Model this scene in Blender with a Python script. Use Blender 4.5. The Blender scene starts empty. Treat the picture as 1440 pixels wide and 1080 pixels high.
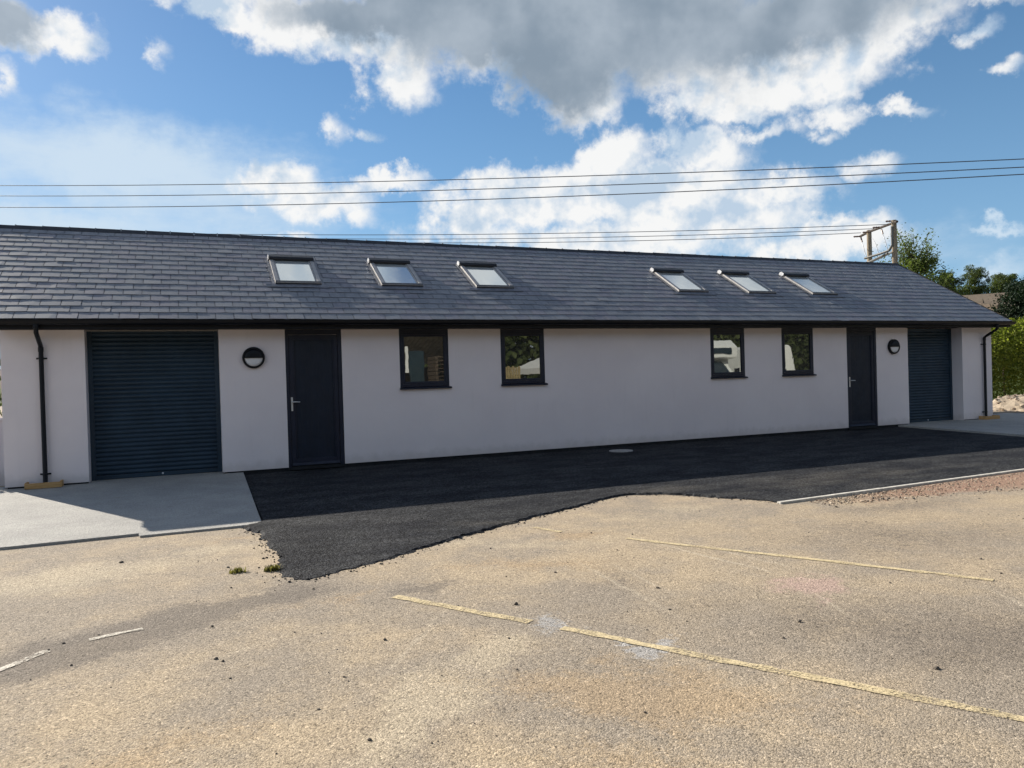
import bpy, bmesh, math, random
import numpy as np
from mathutils import Vector, Matrix
random.seed(7)
RNG = np.random.default_rng(11)
R = math.radians
sc = bpy.context.scene
COL = sc.collection

# ------------------------------------------------------------------ helpers
class MB:
    """collects vertices and faces; build() links them as ONE mesh object"""
    def __init__(s):
        s.v = []; s.f = []
    def add(s, vs, fs):
        o = len(s.v); s.v += [tuple(v) for v in vs]; s.f += [tuple(i + o for i in f) for f in fs]
        return s
    def box(s, x0, x1, y0, y1, z0, z1, fn=None):
        vs = [(x, y, z) for z in (z0, z1) for y in (y0, y1) for x in (x0, x1)]
        if fn: vs = [fn(*v) for v in vs]
        return s.add(vs, [(0, 2, 3, 1), (4, 5, 7, 6), (0, 1, 5, 4), (1, 3, 7, 5), (3, 2, 6, 7), (2, 0, 4, 6)])
    def tube(s, pts, rad, n=10, cap=True):
        pts = [Vector(p) for p in pts]
        if not hasattr(rad, '__len__'): rad = [rad] * len(pts)
        vs = []; fs = []
        up = None
        for i, p in enumerate(pts):
            if i == 0: t = pts[1] - p
            elif i == len(pts) - 1: t = p - pts[i - 1]
            else: t = (pts[i + 1] - p).normalized() + (p - pts[i - 1]).normalized()
            t.normalize()
            if up is None:
                up = Vector((0, 0, 1)) if abs(t.z) < .9 else Vector((1, 0, 0))
            a = t.cross(up).normalized(); b = a.cross(t).normalized(); up = b
            for k in range(n):
                an = 2 * math.pi * k / n
                vs.append(p + (a * math.cos(an) + b * math.sin(an)) * rad[i])
        for i in range(len(pts) - 1):
            for k in range(n):
                k2 = (k + 1) % n
                fs.append((i * n + k, i * n + k2, (i + 1) * n + k2, (i + 1) * n + k))
        if cap:
            fs.append(tuple(range(n - 1, -1, -1))); fs.append(tuple((len(pts) - 1) * n + k for k in range(n)))
        return s.add(vs, fs)
    def lathe(s, prof, n=32, fn=None):
        """profile [(r, h)] about local h axis; fn maps (x, y, h)"""
        vs = []; fs = []
        for r, h in prof:
            for k in range(n):
                a = 2 * math.pi * k / n
                v = (r * math.cos(a), r * math.sin(a), h); vs.append(fn(*v) if fn else v)
        for i in range(len(prof) - 1):
            for k in range(n):
                k2 = (k + 1) % n
                fs.append((i * n + k, i * n + k2, (i + 1) * n + k2, (i + 1) * n + k))
        fs.append(tuple((len(prof) - 1) * n + k for k in range(n)))
        return s.add(vs, fs)
    def prism(s, poly, y0, y1, fn=None):
        """polygon in (x, z) extruded along y"""
        n = len(poly)
        vs = [(x, y0, z) for x, z in poly] + [(x, y1, z) for x, z in poly]
        if fn: vs = [fn(*v) for v in vs]
        return s.add(vs, [tuple(range(n)), tuple(range(2 * n - 1, n - 1, -1))] +
                     [(i, n + i, n + (i + 1) % n, (i + 1) % n) for i in range(n)])
    def ring(s, x0, x1, z0, z1, l, r, b, t, y0, y1, fn=None):
        """rectangular frame in the xz plane: outer bounds, bar widths, depth y0..y1"""
        O = [(x0, z0), (x1, z0), (x1, z1), (x0, z1)]; I = [(x0 + l, z0 + b), (x1 - r, z0 + b), (x1 - r, z1 - t), (x0 + l, z1 - t)]
        vs = [(x, y, z) for y in (y0, y1) for x, z in O + I]
        if fn: vs = [fn(*v) for v in vs]
        fs = []
        for i in range(4):
            j = (i + 1) % 4
            fs += [(i, j, 4 + j, 4 + i), (8 + i, 12 + i, 12 + j, 8 + j), (i, 8 + i, 8 + j, j), (4 + i, 4 + j, 12 + j, 12 + i)]
        return s.add(vs, fs)
    def build(s, name, mat, parent=None, smooth=False, bevel=0, fix=True):
        me = bpy.data.meshes.new(name); me.from_pydata(s.v, [], s.f); me.update()
        if fix:
            bm = bmesh.new(); bm.from_mesh(me); bmesh.ops.recalc_face_normals(bm, faces=bm.faces)
            if bevel:
                es = [e for e in bm.edges if len(e.link_faces) == 2 and e.calc_face_angle(0) > .5]
                bmesh.ops.bevel(bm, geom=es, offset=bevel, segments=2, affect='EDGES', profile=.6)
            bm.to_mesh(me); bm.free()
        return link(name, me, mat, parent, smooth)

def link(name, me, mat, parent=None, smooth=False):
    o = bpy.data.objects.new(name, me); COL.objects.link(o)
    if mat: me.materials.append(mat)
    if smooth is True:
        for p in me.polygons: p.use_smooth = True
    elif smooth:
        me.shade_auto_smooth(smooth) if hasattr(me, 'shade_auto_smooth') else me.polygons.foreach_set('use_smooth', [True] * len(me.polygons))
        if hasattr(me, 'set_sharp_from_angle'):
            me.polygons.foreach_set('use_smooth', [True] * len(me.polygons)); me.set_sharp_from_angle(angle=smooth)
    if parent: o.parent = parent
    return o

def tag(o, label=None, cat=None, group=None, kind=None):
    if label: o['label'] = label
    if cat: o['category'] = cat
    if group: o['group'] = group
    if kind: o['kind'] = kind
    return o

def empty(name, label, cat, loc=(0, 0, 0), group=None, rz=0):
    o = bpy.data.objects.new(name, None); COL.objects.link(o); o.location = loc; o.rotation_euler.z = rz
    o.empty_display_size = .2
    return tag(o, label, cat, group)

def kids(o): return [c for c in bpy.data.objects if c.parent == o]
def copy_tree(o, parent=None):
    c = o.copy(); COL.objects.link(c)
    if parent: c.parent = parent
    for ch in kids(o): copy_tree(ch, c)
    return c

def quads_mesh(name, P):
    """P: (n,4,3) array -> mesh of loose quads"""
    n = len(P); me = bpy.data.meshes.new(name)
    me.vertices.add(n * 4); me.vertices.foreach_set('co', P.reshape(-1).astype(np.float32))
    me.loops.add(n * 4); me.loops.foreach_set('vertex_index', np.arange(n * 4, dtype=np.int32))
    me.polygons.add(n); me.polygons.foreach_set('loop_start', np.arange(0, n * 4, 4, dtype=np.int32))
    me.update(calc_edges=True); me.validate()
    return me

def leaf_quads(C, size, asp=.6, var=.4, droop=0, up=.0):
    n = len(C)
    d = RNG.normal(size=(n, 3)); d[:, 2] -= droop; d /= np.linalg.norm(d, axis=1)[:, None]
    r = RNG.normal(size=(n, 3)); r[:, 2] += up
    a = np.cross(d, r); a /= np.linalg.norm(a, axis=1)[:, None] + 1e-9
    L = size * (1 + var * RNG.uniform(-1, 1, n))[:, None]
    W = L * asp * .5
    return np.stack([C - d * L * .5, C + a * W, C + d * L * .5, C - a * W], axis=1)

# ------------------------------------------------------------------ node helper
class NT:
    def __init__(s, nt): s.nt = nt; nt.nodes.clear()
    def n(s, t, *ins, out=0, **props):
        nd = s.nt.nodes.new('ShaderNode' + t)
        kw = {}
        for k, v in props.items():
            if k[0] == '_': kw[k[1:].replace('_', ' ')] = v
            else: setattr(nd, k, v)
        for i, v in enumerate(ins):
            if v is not None: s.set(nd.inputs[i], v)
        for k, v in kw.items(): s.set(nd.inputs[k], v)
        nd_out = nd.outputs[out] if len(nd.outputs) else nd
        return nd_out
    def set(s, sock, v):
        if isinstance(v, bpy.types.NodeSocket): s.nt.links.new(v, sock)
        else:
            if sock.type == 'RGBA' and hasattr(v, '__len__') and len(v) == 3: v = (*v, 1)
            sock.default_value = v
    def m(s, op, *a, clamp=False): return s.n('Math', *a, operation=op, use_clamp=clamp)
    def vm(s, op, *a, out=0, **kw): return s.n('VectorMath', *a, operation=op, out=out, **kw)
    def noise(s, vec, scale, detail=4, rough=.55, color=False, dist=0):
        return s.n('TexNoise', out='Color' if color else 0, _Vector=vec, _Scale=scale, _Detail=detail, _Roughness=rough, _Distortion=dist)
    def ramp(s, fac, a, b, lo=0, hi=1, smooth=True):
        return s.n('MapRange', fac, a, b, lo, hi, interpolation_type='SMOOTHSTEP' if smooth else 'LINEAR')
    def mix(s, fac, a, b, blend='MIX'):
        nd = s.nt.nodes.new('ShaderNodeMix'); nd.data_type = 'RGBA'; nd.blend_type = blend
        s.set(nd.inputs[0], fac); s.set(nd.inputs[6], a); s.set(nd.inputs[7], b)
        return nd.outputs[2]
    def bump(s, h, strength=.3, dist=.01, normal=None):
        kw = dict(_Strength=strength, _Distance=dist, _Height=h)
        if normal is not None: kw['_Normal'] = normal
        return s.n('Bump', **kw)

def mat(name):
    m = bpy.data.materials.new(name); m.use_nodes = True
    t = NT(m.node_tree); t.mat = m
    return m, t
def finish(t, shader):
    o = t.nt.nodes.new('ShaderNodeOutputMaterial'); t.set(o.inputs[0], shader)
def prin(t, color, rough=.6, metal=0, normal=None, spec=.5, coat=0):
    kw = dict(_Base_Color=color, _Roughness=rough, _Metallic=metal)
    if normal is not None: kw['_Normal'] = normal
    kw['_Specular_IOR_Level'] = spec
    if coat: kw['_Coat_Weight'] = coat
    return t.n('BsdfPrincipled', **kw)
def pos(t): return t.n('NewGeometry', out='Position')
def island(t): return t.n('NewGeometry', out='Random Per Island')

def simple(name, col, rough=.6, metal=0, var=.12, scale=3, bump=0, bscale=60, spec=.5):
    m, t = mat(name); p = t.n('TexCoord', out='Object')
    nz = t.noise(p, scale, 5, .6)
    dark = tuple(c * (1 - var) for c in col); lite = tuple(min(1, c * (1 + var)) for c in col)
    c = t.mix(t.ramp(nz, .3, .7), dark, lite)
    rr = t.ramp(t.noise(p, scale * 2.3, 3), .3, .7, max(0, rough - .08), min(1, rough + .08))
    nm = t.bump(t.noise(p, bscale, 4), bump, .004) if bump else None
    finish(t, prin(t, c, rr, metal, nm, spec))
    return m

def spots(t, vec, blobs):
    """max of soft elliptical patches (cx, cy, rx, ry, rot_deg, weight)"""
    acc = None
    for cx, cy, rx, ry, rot, w in blobs:
        mp = t.n('Mapping', vec, (cx, cy, 0), (0, 0, R(rot)), (rx, ry, 1), vector_type='TEXTURE')
        L = t.vm('LENGTH', mp, out='Value')
        v = t.m('MULTIPLY_ADD', L, -w, w)
        acc = v if acc is None else t.m('SMOOTH_MAX', acc, v, .25)
    return acc

# ------------------------------------------------------------------ camera
CAM = Vector((0, -13.94011, 1.55351))
Fv = Vector((0.38965846, 0.9209113, -0.00941633)); Rv = Vector((0.92044917, -0.38976252, -0.02930011)); Uv = Vector((0.03065294, -0.00274978, 0.99952631))
cd = bpy.data.cameras.new('camera'); cam = bpy.data.objects.new('camera', cd); COL.objects.link(cam)
cam.matrix_world = Matrix(((Rv.x, Uv.x, -Fv.x, CAM.x), (Rv.y, Uv.y, -Fv.y, CAM.y), (Rv.z, Uv.z, -Fv.z, CAM.z), (0, 0, 0, 1)))
cd.sensor_fit = 'HORIZONTAL'; cd.sensor_width = 36; cd.lens = 36 * 1067 / 1440
cd.clip_start = .05; cd.clip_end = 3000
sc.camera = cam

# ------------------------------------------------------------------ light
ELEV = R(29.8); SAZ = R(-28.6)          # sun azimuth measured from +Y towards +X
sd = Vector((math.sin(SAZ) * math.cos(ELEV), math.cos(SAZ) * math.cos(ELEV), math.sin(ELEV)))
sl = bpy.data.lights.new('sun', 'SUN'); sl.energy = 5.0; sl.angle = R(.53); sl.color = (1, .92, .80)
so = bpy.data.objects.new('sun', sl); COL.objects.link(so)
so.rotation_euler = sd.to_track_quat('Z', 'Y').to_euler()
so.location = (0, 0, 30)

WB = [(28.01,25.24,18.14,5.04,-4.4,1.6),(13.13,24.71,12.05,2.84,-2.3,1.2),(27.89,21.68,5.83,3.79,-3.5,1.2),(15.11,21.66,3.16,2.76,1.1,0.8),(29.93,19.23,2.64,1.66,-3.8,0.8),(43.6,22.24,11.59,3.86,2.4,1.3),(39.16,18.77,4.44,1.56,1.2,1.0),(45.38,19.14,5.03,1.98,2.9,1.0),(2.73,24.55,4.29,1.33,-3.8,0.9),(51.56,21.79,3.96,2.22,7.6,0.8),(28.28,32.51,33.64,7.69,-5.9,1.6),(46.68,16.72,3.15,0.89,-3.7,0.5),(-9.83,22.01,2.33,1.75,10.8,0.9),(-6.72,22.19,2.27,1.68,-0.5,0.9),(-10.31,18.99,0.68,1.21,9.6,0.6),(-0.47,24.76,0.91,0.49,7.8,0.3),(-1.38,21.89,0.99,0.76,-22.7,0.45),(10.33,17.94,0.92,0.95,2.2,0.4),(12.63,17.73,1.56,0.43,-3.6,0.4),(6.21,14.53,3.56,1.69,-2.6,0.9),(8.65,13.16,4.81,1.48,-3.6,0.8),(14.87,14.51,3.26,0.8,4.3,0.6),(11.67,12.13,1.75,1.01,0.7,0.6),(8.12,12.16,2.01,0.89,1.4,0.6),(8.07,10.67,1.4,0.4,1.1,0.5),(20.63,12.2,4.01,2.15,8.7,0.9),(25.49,13.33,8.0,2.28,0.6,1.1),(31.31,16.02,3.04,1.76,6.1,0.9),(37.32,15.68,3.77,1.92,-5.6,1.0),(32.91,13.59,9.8,2.39,-4.2,1.1),(37.46,11.61,7.97,2.24,-4.8,1.0),(29.66,10.08,14.66,1.75,-3.2,0.8),(43.35,12.66,3.53,1.14,-1.4,0.6),(49.25,13.59,1.47,0.59,-8.2,0.45),(41.15,16.5,2.33,0.79,-6.8,0.55),(43.91,16.43,0.94,0.55,-7.6,0.3),(46.72,9.44,4.02,1.81,2.1,1.0),(48.82,10.15,1.74,0.84,-6.6,0.7),(43.71,8.27,3.27,1.27,0.1,0.7),(50.68,16.64,2.45,0.74,-2.0,0.6),(54.81,20.14,1.1,0.52,16.9,0.55),(47.49,13.38,1.87,0.69,-7.7,0.4),(45.83,15.62,1.01,0.5,-8.0,0.4),(14,55,16,9,0,1.0),(34,47,10,6,-20,.7),(56,39,12,5,-20,1.0),(56.28,17.88,0.76,0.28,-7.7,0.35),(55.91,21.67,1.16,0.38,-14.2,0.4)]
DB = [(29.61,25.57,14.13,4.34,-4.8,1),(42.22,23.52,9.48,2.54,0.7,1),(15.24,25.22,7.91,1.39,-3.9,1),(27.34,21.25,3.72,2.32,-3.1,1),(-9.83,22.21,1.35,1.16,11.0,.6),(28.3,32.89,31.13,7.24,-5.8,1),(22.62,23.7,6.42,1.79,-1.6,1)]
SB = [(-3.46,14.35,13.35,3.62,1.6,1.0),(-8.5,9.92,13.43,2.67,3.7,0.9),(55.96,6.03,3.0,0.98,14.1,0.6),(55.6,8.5,2.4,.5,-4,.9),(2.76,11.97,9.61,2.9,2.3,0.6),(46.47,8.36,8.86,1.44,-5.6,0.3)]

def make_world():
    w = bpy.data.worlds.new('World'); sc.world = w; w.use_nodes = True
    t = NT(w.node_tree)
    sky = t.n('TexSky', sky_type='NISHITA', sun_disc=False, sun_elevation=ELEV, sun_rotation=SAZ, altitude=80, air_density=1.0, dust_density=.3, ozone_density=3.5)
    d = t.n('TexCoord', out='Generated')
    sx = t.nt.nodes.new('ShaderNodeSeparateXYZ'); t.set(sx.inputs[0], d)
    deg = 180 / math.pi
    az = t.m('MULTIPLY', t.m('ARCTAN2', sx.outputs[0], sx.outputs[1]), deg)
    el = t.m('MULTIPLY', t.m('ARCSINE', sx.outputs[2]), deg)
    uv = t.n('CombineXYZ', az, el, 0.0)
    wa = t.vm('SUBTRACT', t.noise(d, 9, 7, .6, color=True), (.5, .5, .5))
    wb = t.vm('SUBTRACT', t.noise(d, 34, 6, .62, color=True), (.5, .5, .5))
    uvw = t.vm('ADD', uv, t.vm('ADD', t.vm('MULTIPLY', wa, (6, 5, 0)), t.vm('MULTIPLY', wb, (3.2, 2.6, 0))))
    # clouds of the rest of the sky, outside what the photograph shows
    off = t.m('MAXIMUM', t.ramp(t.m('ABSOLUTE', t.m('SUBTRACT', az, 23.)), 40, 56), t.ramp(el, 33, 42))
    gen = t.ramp(t.noise(t.vm('MULTIPLY', d, (1, 1, 1.6)), 2.6, 6, .55), .47, .68, -.3, 1.0)
    gen = t.m('MULTIPLY_ADD', off, t.m('ADD', gen, .6), -.6)
    uvs = t.vm('ADD', uv, t.vm('ADD', t.vm('MULTIPLY', wa, (2.2, 1.8, 0)), t.vm('MULTIPLY', wb, (2.6, 1.6, 0))))
    big_ = [b for b in WB if b[2] > 2.2]; small_ = [b[:5] + (b[5] * .95,) for b in WB if b[2] <= 2.2]
    base = t.m('MAXIMUM', t.m('MAXIMUM', spots(t, uvw, big_), spots(t, uvs, small_)), gen)
    f1 = t.noise(d, 17, 12, .62)
    dens = t.m('MULTIPLY_ADD', t.m('SUBTRACT', f1, .5), 1.5, t.m('MULTIPLY_ADD', t.m('SUBTRACT', t.noise(d, 70, 5, .6), .5), .30, base))
    alpha = t.ramp(dens, -.13, .48)
    dark = t.m('MULTIPLY_ADD', t.m('SUBTRACT', t.noise(d, 8, 8, .6), .5), .8, spots(t, uvw, DB))
    dark = t.m('MAXIMUM', dark, t.ramp(t.m('MULTIPLY', gen, off), .6, 1.2, -1., .0))
    dark = t.ramp(dark, -.62, .30)
    # the side turned to the sun picks out the billows
    dA = t.vm('ADD', d, (-.022, 0, .022)); dB = t.vm('ADD', d, (-.010, 0, .012))
    relA = t.m('SUBTRACT', t.noise(d, 9, 5, .5), t.noise(dA, 9, 5, .5))
    relB = t.m('SUBTRACT', t.noise(d, 26, 6, .58), t.noise(dB, 26, 6, .58))
    thick = t.ramp(dens, .30, 1.25)
    lum = t.m('MULTIPLY_ADD', relA, 4.6, t.m('MULTIPLY_ADD', relB, 1.7, t.m('MULTIPLY_ADD', thick, -.40, .98)))
    lum = t.m('MULTIPLY_ADD', t.m('SUBTRACT', t.noise(d, 6.5, 5), .5), .7, lum)
    lum = t.m('MINIMUM', t.m('MAXIMUM', lum, .3), 1.02)
    white = t.mix(t.ramp(lum, .3, 1.0, smooth=False), CL['shade'], CL['lit'])
    grey = t.mix(t.ramp(t.m('MULTIPLY_ADD', relA, 1.2, t.noise(d, 6, 7, .55)), .22, .80), CL['grey0'], CL['grey1'])
    cc = t.mix(dark, white, grey)
    # the clear sky, paler towards the horizon, and a thin cirrus veil
    s0 = t.n('HueSaturation', _Saturation=SKY['sat'], _Value=SKY['val'], _Color=sky)
    s1 = t.vm('MULTIPLY', s0, tuple(SKY['strength'] * c for c in SKY['tint']))
    s1 = t.mix(t.m('MULTIPLY', t.m('POWER', 2.718, t.m('MULTIPLY', t.m('MAXIMUM', el, 0.), -1 / SKY['hz'])), SKY['hk']), s1, SKY['haze'])
    veil = t.m('MULTIPLY', t.ramp(t.m('MULTIPLY_ADD', t.m('SUBTRACT', t.noise(t.vm('MULTIPLY', d, (2, 2, 7)), 5, 6, .6), .5), .9, spots(t, uvw, SB)), -.25, .80), .88)
    s2 = t.mix(veil, s1, CL['veil'])
    horiz = t.ramp(el, -1, 3.5)
    cc = t.vm('SCALE', cc, _Scale=t.m('MULTIPLY_ADD', t.ramp(sx.outputs[1], .25, -.5), .22, 1.0))  # unseen clouds behind the camera brightened to lift the shaded wall and concrete
    fin = t.mix(t.m('MULTIPLY', t.m('MULTIPLY', alpha, .97), horiz), s2, cc)
    bg = t.n('Background', fin, 1.0)
    o = t.nt.nodes.new('ShaderNodeOutputWorld'); t.set(o.inputs[0], bg)
CL = dict(lit=(.545, .545, .54), shade=(.30, .37, .45), grey0=(.145, .183, .225), grey1=(.245, .283, .325), veil=(.375, .445, .51))
SKY = dict(sat=1.22, val=1.0, strength=.055, tint=(1, 1.01, 1.03), hz=16., hk=.88, haze=(.185, .33, .49))
EXPO = .8
make_world()
vs = sc.view_settings; vs.view_transform = 'Standard'; vs.look = 'None'; vs.gamma = 1; vs.exposure = EXPO; vs.use_curve_mapping = False
sc.render.film_transparent = False

# ------------------------------------------------------------------ materials
def ground_mat():
    m, t = mat('worn_asphalt'); p = pos(t)
    big = t.noise(p, .32, 5, .6); mid = t.noise(p, 1.7, 6, .62); fine = t.noise(p, 38, 4, .65)
    warp = t.vm('ADD', p, t.vm('MULTIPLY', t.vm('SUBTRACT', t.noise(p, 1.6, 6, .65, color=True), (.5, .5, .5)), (1.1, 1.1, 0)))
    brk = t.m('ADD', t.m('MULTIPLY', t.m('SUBTRACT', t.noise(p, 11, 6, .7), .5), .8), t.m('MULTIPLY', t.m('SUBTRACT', fine, .5), 1.0))
    f = t.m('ADD', t.m('ADD', t.m('MULTIPLY', big, .55), t.m('MULTIPLY', mid, .45)), t.m('MULTIPLY', brk, .14))
    c = t.mix(t.ramp(f, .40, .62), (.290, .246, .194), (.418, .334, .230))
    # darker bare asphalt strip, dusty drifts, rusty and pinkish patches of the old surface
    dk = spots(t, warp, [(-.45, -8.35, 1.5, .5, 28, 1.3), (.5, -7.85, .9, .28, 25, 1.0), (1.6, -8.3, .5, .2, 10, .6), (4.4, -11.0, 2.6, 1.1, -50, .5), (3.0, -8.7, .28, 1.1, -40, .35), (6.2, -8.6, 1.8, 1.0, -20, .4), (7.5, -7.6, 1.5, .5, -5, .5)])
    c = t.mix(t.ramp(t.m('ADD', dk, t.m('MULTIPLY_ADD', t.m('SUBTRACT', mid, .5), .7, brk)), .0, .6, 0, .85), c, (.175, .15, .125))
    du = spots(t, warp, [(1.0, -10.3, .30, .95, -42, .95), (1.55, -9.75, .24, .55, -42, 1.0), (-1.2, -6.4, 1.8, .7, 10, .9), (.2, -5.9, .7, .4, 0, .7), (2.8, -7.0, 1.5, .35, -28, .55), (5.2, -6.6, 1.4, .8, 0, .45), (1.2, -11.2, .7, .4, 0, .4)])
    c = t.mix(t.ramp(t.m('ADD', du, t.m('MULTIPLY_ADD', t.m('SUBTRACT', mid, .5), .9, brk)), .05, .7, 0, .65), c, (.47, .395, .285))
    ru = spots(t, warp, [(2.0, -10.6, 1.2, .5, -40, 1.0), (1.0, -8.1, .7, .2, 10, .5), (.35, -5.3, .35, .25, 0, .6), (1.6, -11.2, .6, .3, -30, .6), (2.6, -7.9, 1.2, .3, -30, .7), (3.6, -7.1, .5, .35, 0, .8), (-.2, -10.2, .7, .3, 20, .6)])
    c = t.mix(t.ramp(t.m('ADD', ru, t.m('MULTIPLY_ADD', t.m('SUBTRACT', mid, .5), .8, brk)), .05, .7, 0, .6), c, (.37, .27, .165))
    pk = spots(t, warp, [(4.30, -9.52, .36, .30, 10, .8), (4.05, -9.85, .1, .3, -50, .4)])
    c = t.mix(t.ramp(t.m('ADD', pk, brk), .0, .5, 0, .8), c, (.42, .30, .255))
    # faint pale tyre scuffs and scrapes
    tk = spots(t, t.vm('ADD', p, t.vm('MULTIPLY', t.vm('SUBTRACT', t.noise(p, 5, 4, color=True), (.5, .5, .5)), (.08, .08, 0))),
               [(4.15, -8.4, .035, 1.5, 8, 1), (4.42, -8.5, .03, 1.3, 8, .8), (3.0, -8.9, .04, 1.4, -4, .8), (3.25, -8.8, .03, 1.0, -4, .7), (4.0, -10.0, .03, .45, -20, 1), (5.1, -10.6, .05, .6, -25, .9), (3.6, -12, .05, .8, -30, .8), (1.2, -9.4, .04, 1.2, -35, .7), (.2, -9.0, .05, .9, -60, .5)])
    c = t.mix(t.ramp(t.m('ADD', tk, t.m('MULTIPLY', brk, 1.2)), .1, .8, 0, .5), c, (.47, .405, .31))
    gp = spots(t, warp, [(2.50, -10.1, .15, .30, -50, 1.1), (2.33, -9.93, .12, .12, -50, .9), (2.1, -9.5, .2, .35, -40, .5)])
    c = t.mix(t.ramp(t.m('ADD', gp, t.m('MULTIPLY', t.m('SUBTRACT', t.noise(p, 30, 3), .5), 1.0)), .1, .5, 0, .7), c, (.36, .36, .36))
    red = spots(t, warp, [(10.2, -6.85, 3.2, .6, 4, 1.3), (10.8, -7.4, 1.8, .45, 0, .9)])
    c = t.mix(t.ramp(t.m('ADD', red, t.m('MULTIPLY_ADD', t.m('SUBTRACT', mid, .5), .8, brk)), .05, .6, 0, .85), c, (.30, .185, .13))
    # stone chippings in the surface
    def cells(scale):
        vc = t.n('TexVoronoi', out='Color', _Vector=p, _Scale=scale); sv = t.nt.nodes.new('ShaderNodeSeparateColor'); t.set(sv.inputs[0], vc)
        return sv.outputs[0], t.n('TexVoronoi', out='Distance', _Vector=p, _Scale=scale)
    a0, d0 = cells(170.); a1, d1 = cells(84.)
    g0 = t.n('MapRange', a0, 0., 1., .62, 1.30); g1 = t.n('MapRange', a1, 0., 1., .86, 1.14)
    pit = t.ramp(a1, .0, .12, .62, 1.0); lit = t.ramp(a1, .90, 1.0, 1.0, 1.32); spk = t.m('MULTIPLY', t.ramp(t.noise(p, 55, 3, .6), .30, .42, .55, 1.0), t.ramp(t.noise(p, 21, 3, .6), .26, .33, .5, 1.0))
    g = t.m('MULTIPLY', t.m('MULTIPLY', g0, g1), t.m('MULTIPLY', t.m('MULTIPLY', pit, lit), spk))
    c = t.vm('SCALE', c, _Scale=g)
    h = t.m('ADD', t.m('ADD', t.m('MULTIPLY', d0, -.5), t.m('MULTIPLY', d1, -.6)), t.m('ADD', t.m('MULTIPLY', fine, .5), t.m('MULTIPLY', t.noise(p, 9, 5, .6), .5)))
    finish(t, prin(t, c, .93, 0, t.bump(h, .55, .008), .2))
    return m

def tarmac_mat():
    m, t = mat('fresh_tarmac'); p = pos(t)
    def cells(scale):
        vc = t.n('TexVoronoi', out='Color', _Vector=p, _Scale=scale); sv = t.nt.nodes.new('ShaderNodeSeparateColor'); t.set(sv.inputs[0], vc)
        return sv.outputs[0], t.n('TexVoronoi', out='Distance', _Vector=p, _Scale=scale)
    a0, d0 = cells(95.); a1, d1 = cells(42.)
    mid = t.noise(t.vm('MULTIPLY', p, (1, 2.2, 1)), 1.1, 6, .6)
    c = t.mix(t.ramp(mid, .35, .65), (.0205, .0216, .0250), (.0410, .0420, .0440))
    g = t.m('MULTIPLY', t.ramp(a0, .0, 1., .3, 1.85, smooth=False), t.ramp(a1, .1, 1., .55, 1.5, smooth=False))
    c = t.vm('SCALE', c, _Scale=g)
    sp = t.ramp(t.noise(p, 60, 2), .70, .76)
    c = t.mix(t.m('MULTIPLY', sp, .30), c, (.20, .19, .17))
    dust = spots(t, p, [(3.2, -6.2, 1.6, .25, -28, .6), (8.5, -5.6, 3.2, .9, 3, .55), (6.0, -5.2, 1.0, .5, 0, .5)])
    c = t.mix(t.ramp(t.m('ADD', dust, t.m('MULTIPLY', t.m('SUBTRACT', mid, .5), 1.4)), .0, .8, 0, .18), c, (.16, .14, .11))
    coarse = spots(t, p, [(.9, -6.2, .7, 1.6, 0, 1.0), (2.2, -5.6, 1.2, .4, 0, .4), (5, -5.1, 1, .3, 0, .4)])
    cf = t.ramp(t.m('ADD', coarse, t.m('MULTIPLY', t.m('SUBTRACT', t.noise(p, 2.5, 5), .5), 1.2)), .0, .7, .55, 1.0)
    h = t.m('ADD', t.m('MULTIPLY', d0, -.8), t.m('MULTIPLY', d1, -.9))
    finish(t, prin(t, c, .8, 0, t.bump(h, cf, .011), .05))
    return m

def concrete_mat():
    m, t = mat('brushed_concrete'); p = pos(t)
    mid = t.noise(p, 1.6, 6, .6)
    c = t.mix(t.ramp(mid, .3, .7), (.345, .335, .315), (.435, .42, .39))
    st = t.noise(t.vm('MULTIPLY', p, (1.2, 45, 1)), 3, 4, .6)
    c = t.mix(t.ramp(st, .35, .7, 0, .4), c, (.25, .25, .24))
    spk = spots(t, p, [(.35, -2.2, .06, .04, 0, 1), (-.3, -3.0, .05, .05, 0, 1), (.62, -3.3, .06, .03, 20, 1), (-1, -1.8, .3, .15, 0, .5)])
    c = t.mix(t.ramp(t.m('ADD', spk, t.m('MULTIPLY', t.m('SUBTRACT', mid, .5), .6)), .1, .7, 0, .55), c, (.24, .21, .18))
    gr = t.noise(p, 48, 4, .7)
    c = t.mix(t.ramp(gr, .36, .56, .45, 0), c, (.15, .15, .14)); c = t.mix(t.ramp(gr, .58, .72, 0, .5), c, (.55, .54, .50))
    h = t.m('ADD', t.m('MULTIPLY', st, 1.0), t.m('ADD', t.m('MULTIPLY', t.noise(p, 42, 4, .7), 2.2), t.m('MULTIPLY', t.noise(t.vm('MULTIPLY', p, (1, 3, 1)), 5, 3), 1.6)))
    finish(t, prin(t, c, .85, 0, t.bump(h, .55, .012), .3))
    return m

def render_mat():
    m, t = mat('painted_render'); p = pos(t)
    mid = t.noise(p, .7, 5, .6)
    c = t.mix(t.ramp(mid, .3, .7), (.755, .69, .705), (.805, .74, .75))
    streak = t.noise(t.vm('MULTIPLY', p, (9, 9, .7)), 1.0, 4, .6)
    c = t.mix(t.ramp(streak, .55, .8, 0, .10), c, (.45, .42, .42))
    zz = t.nt.nodes.new('ShaderNodeSeparateXYZ'); t.set(zz.inputs[0], p)
    splash = t.ramp(t.m('ADD', zz.outputs[2], t.m('MULTIPLY', t.noise(p, 6, 5), -.25)), -.05, .14, .35, 0)
    c = t.mix(splash, c, (.40, .36, .33))
    h = t.m('ADD', t.noise(p, 140, 3, .6), t.m('MULTIPLY', t.noise(p, 4, 4), .9))
    finish(t, prin(t, c, .9, 0, t.bump(h, .22, .006), .25))
    return m

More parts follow.
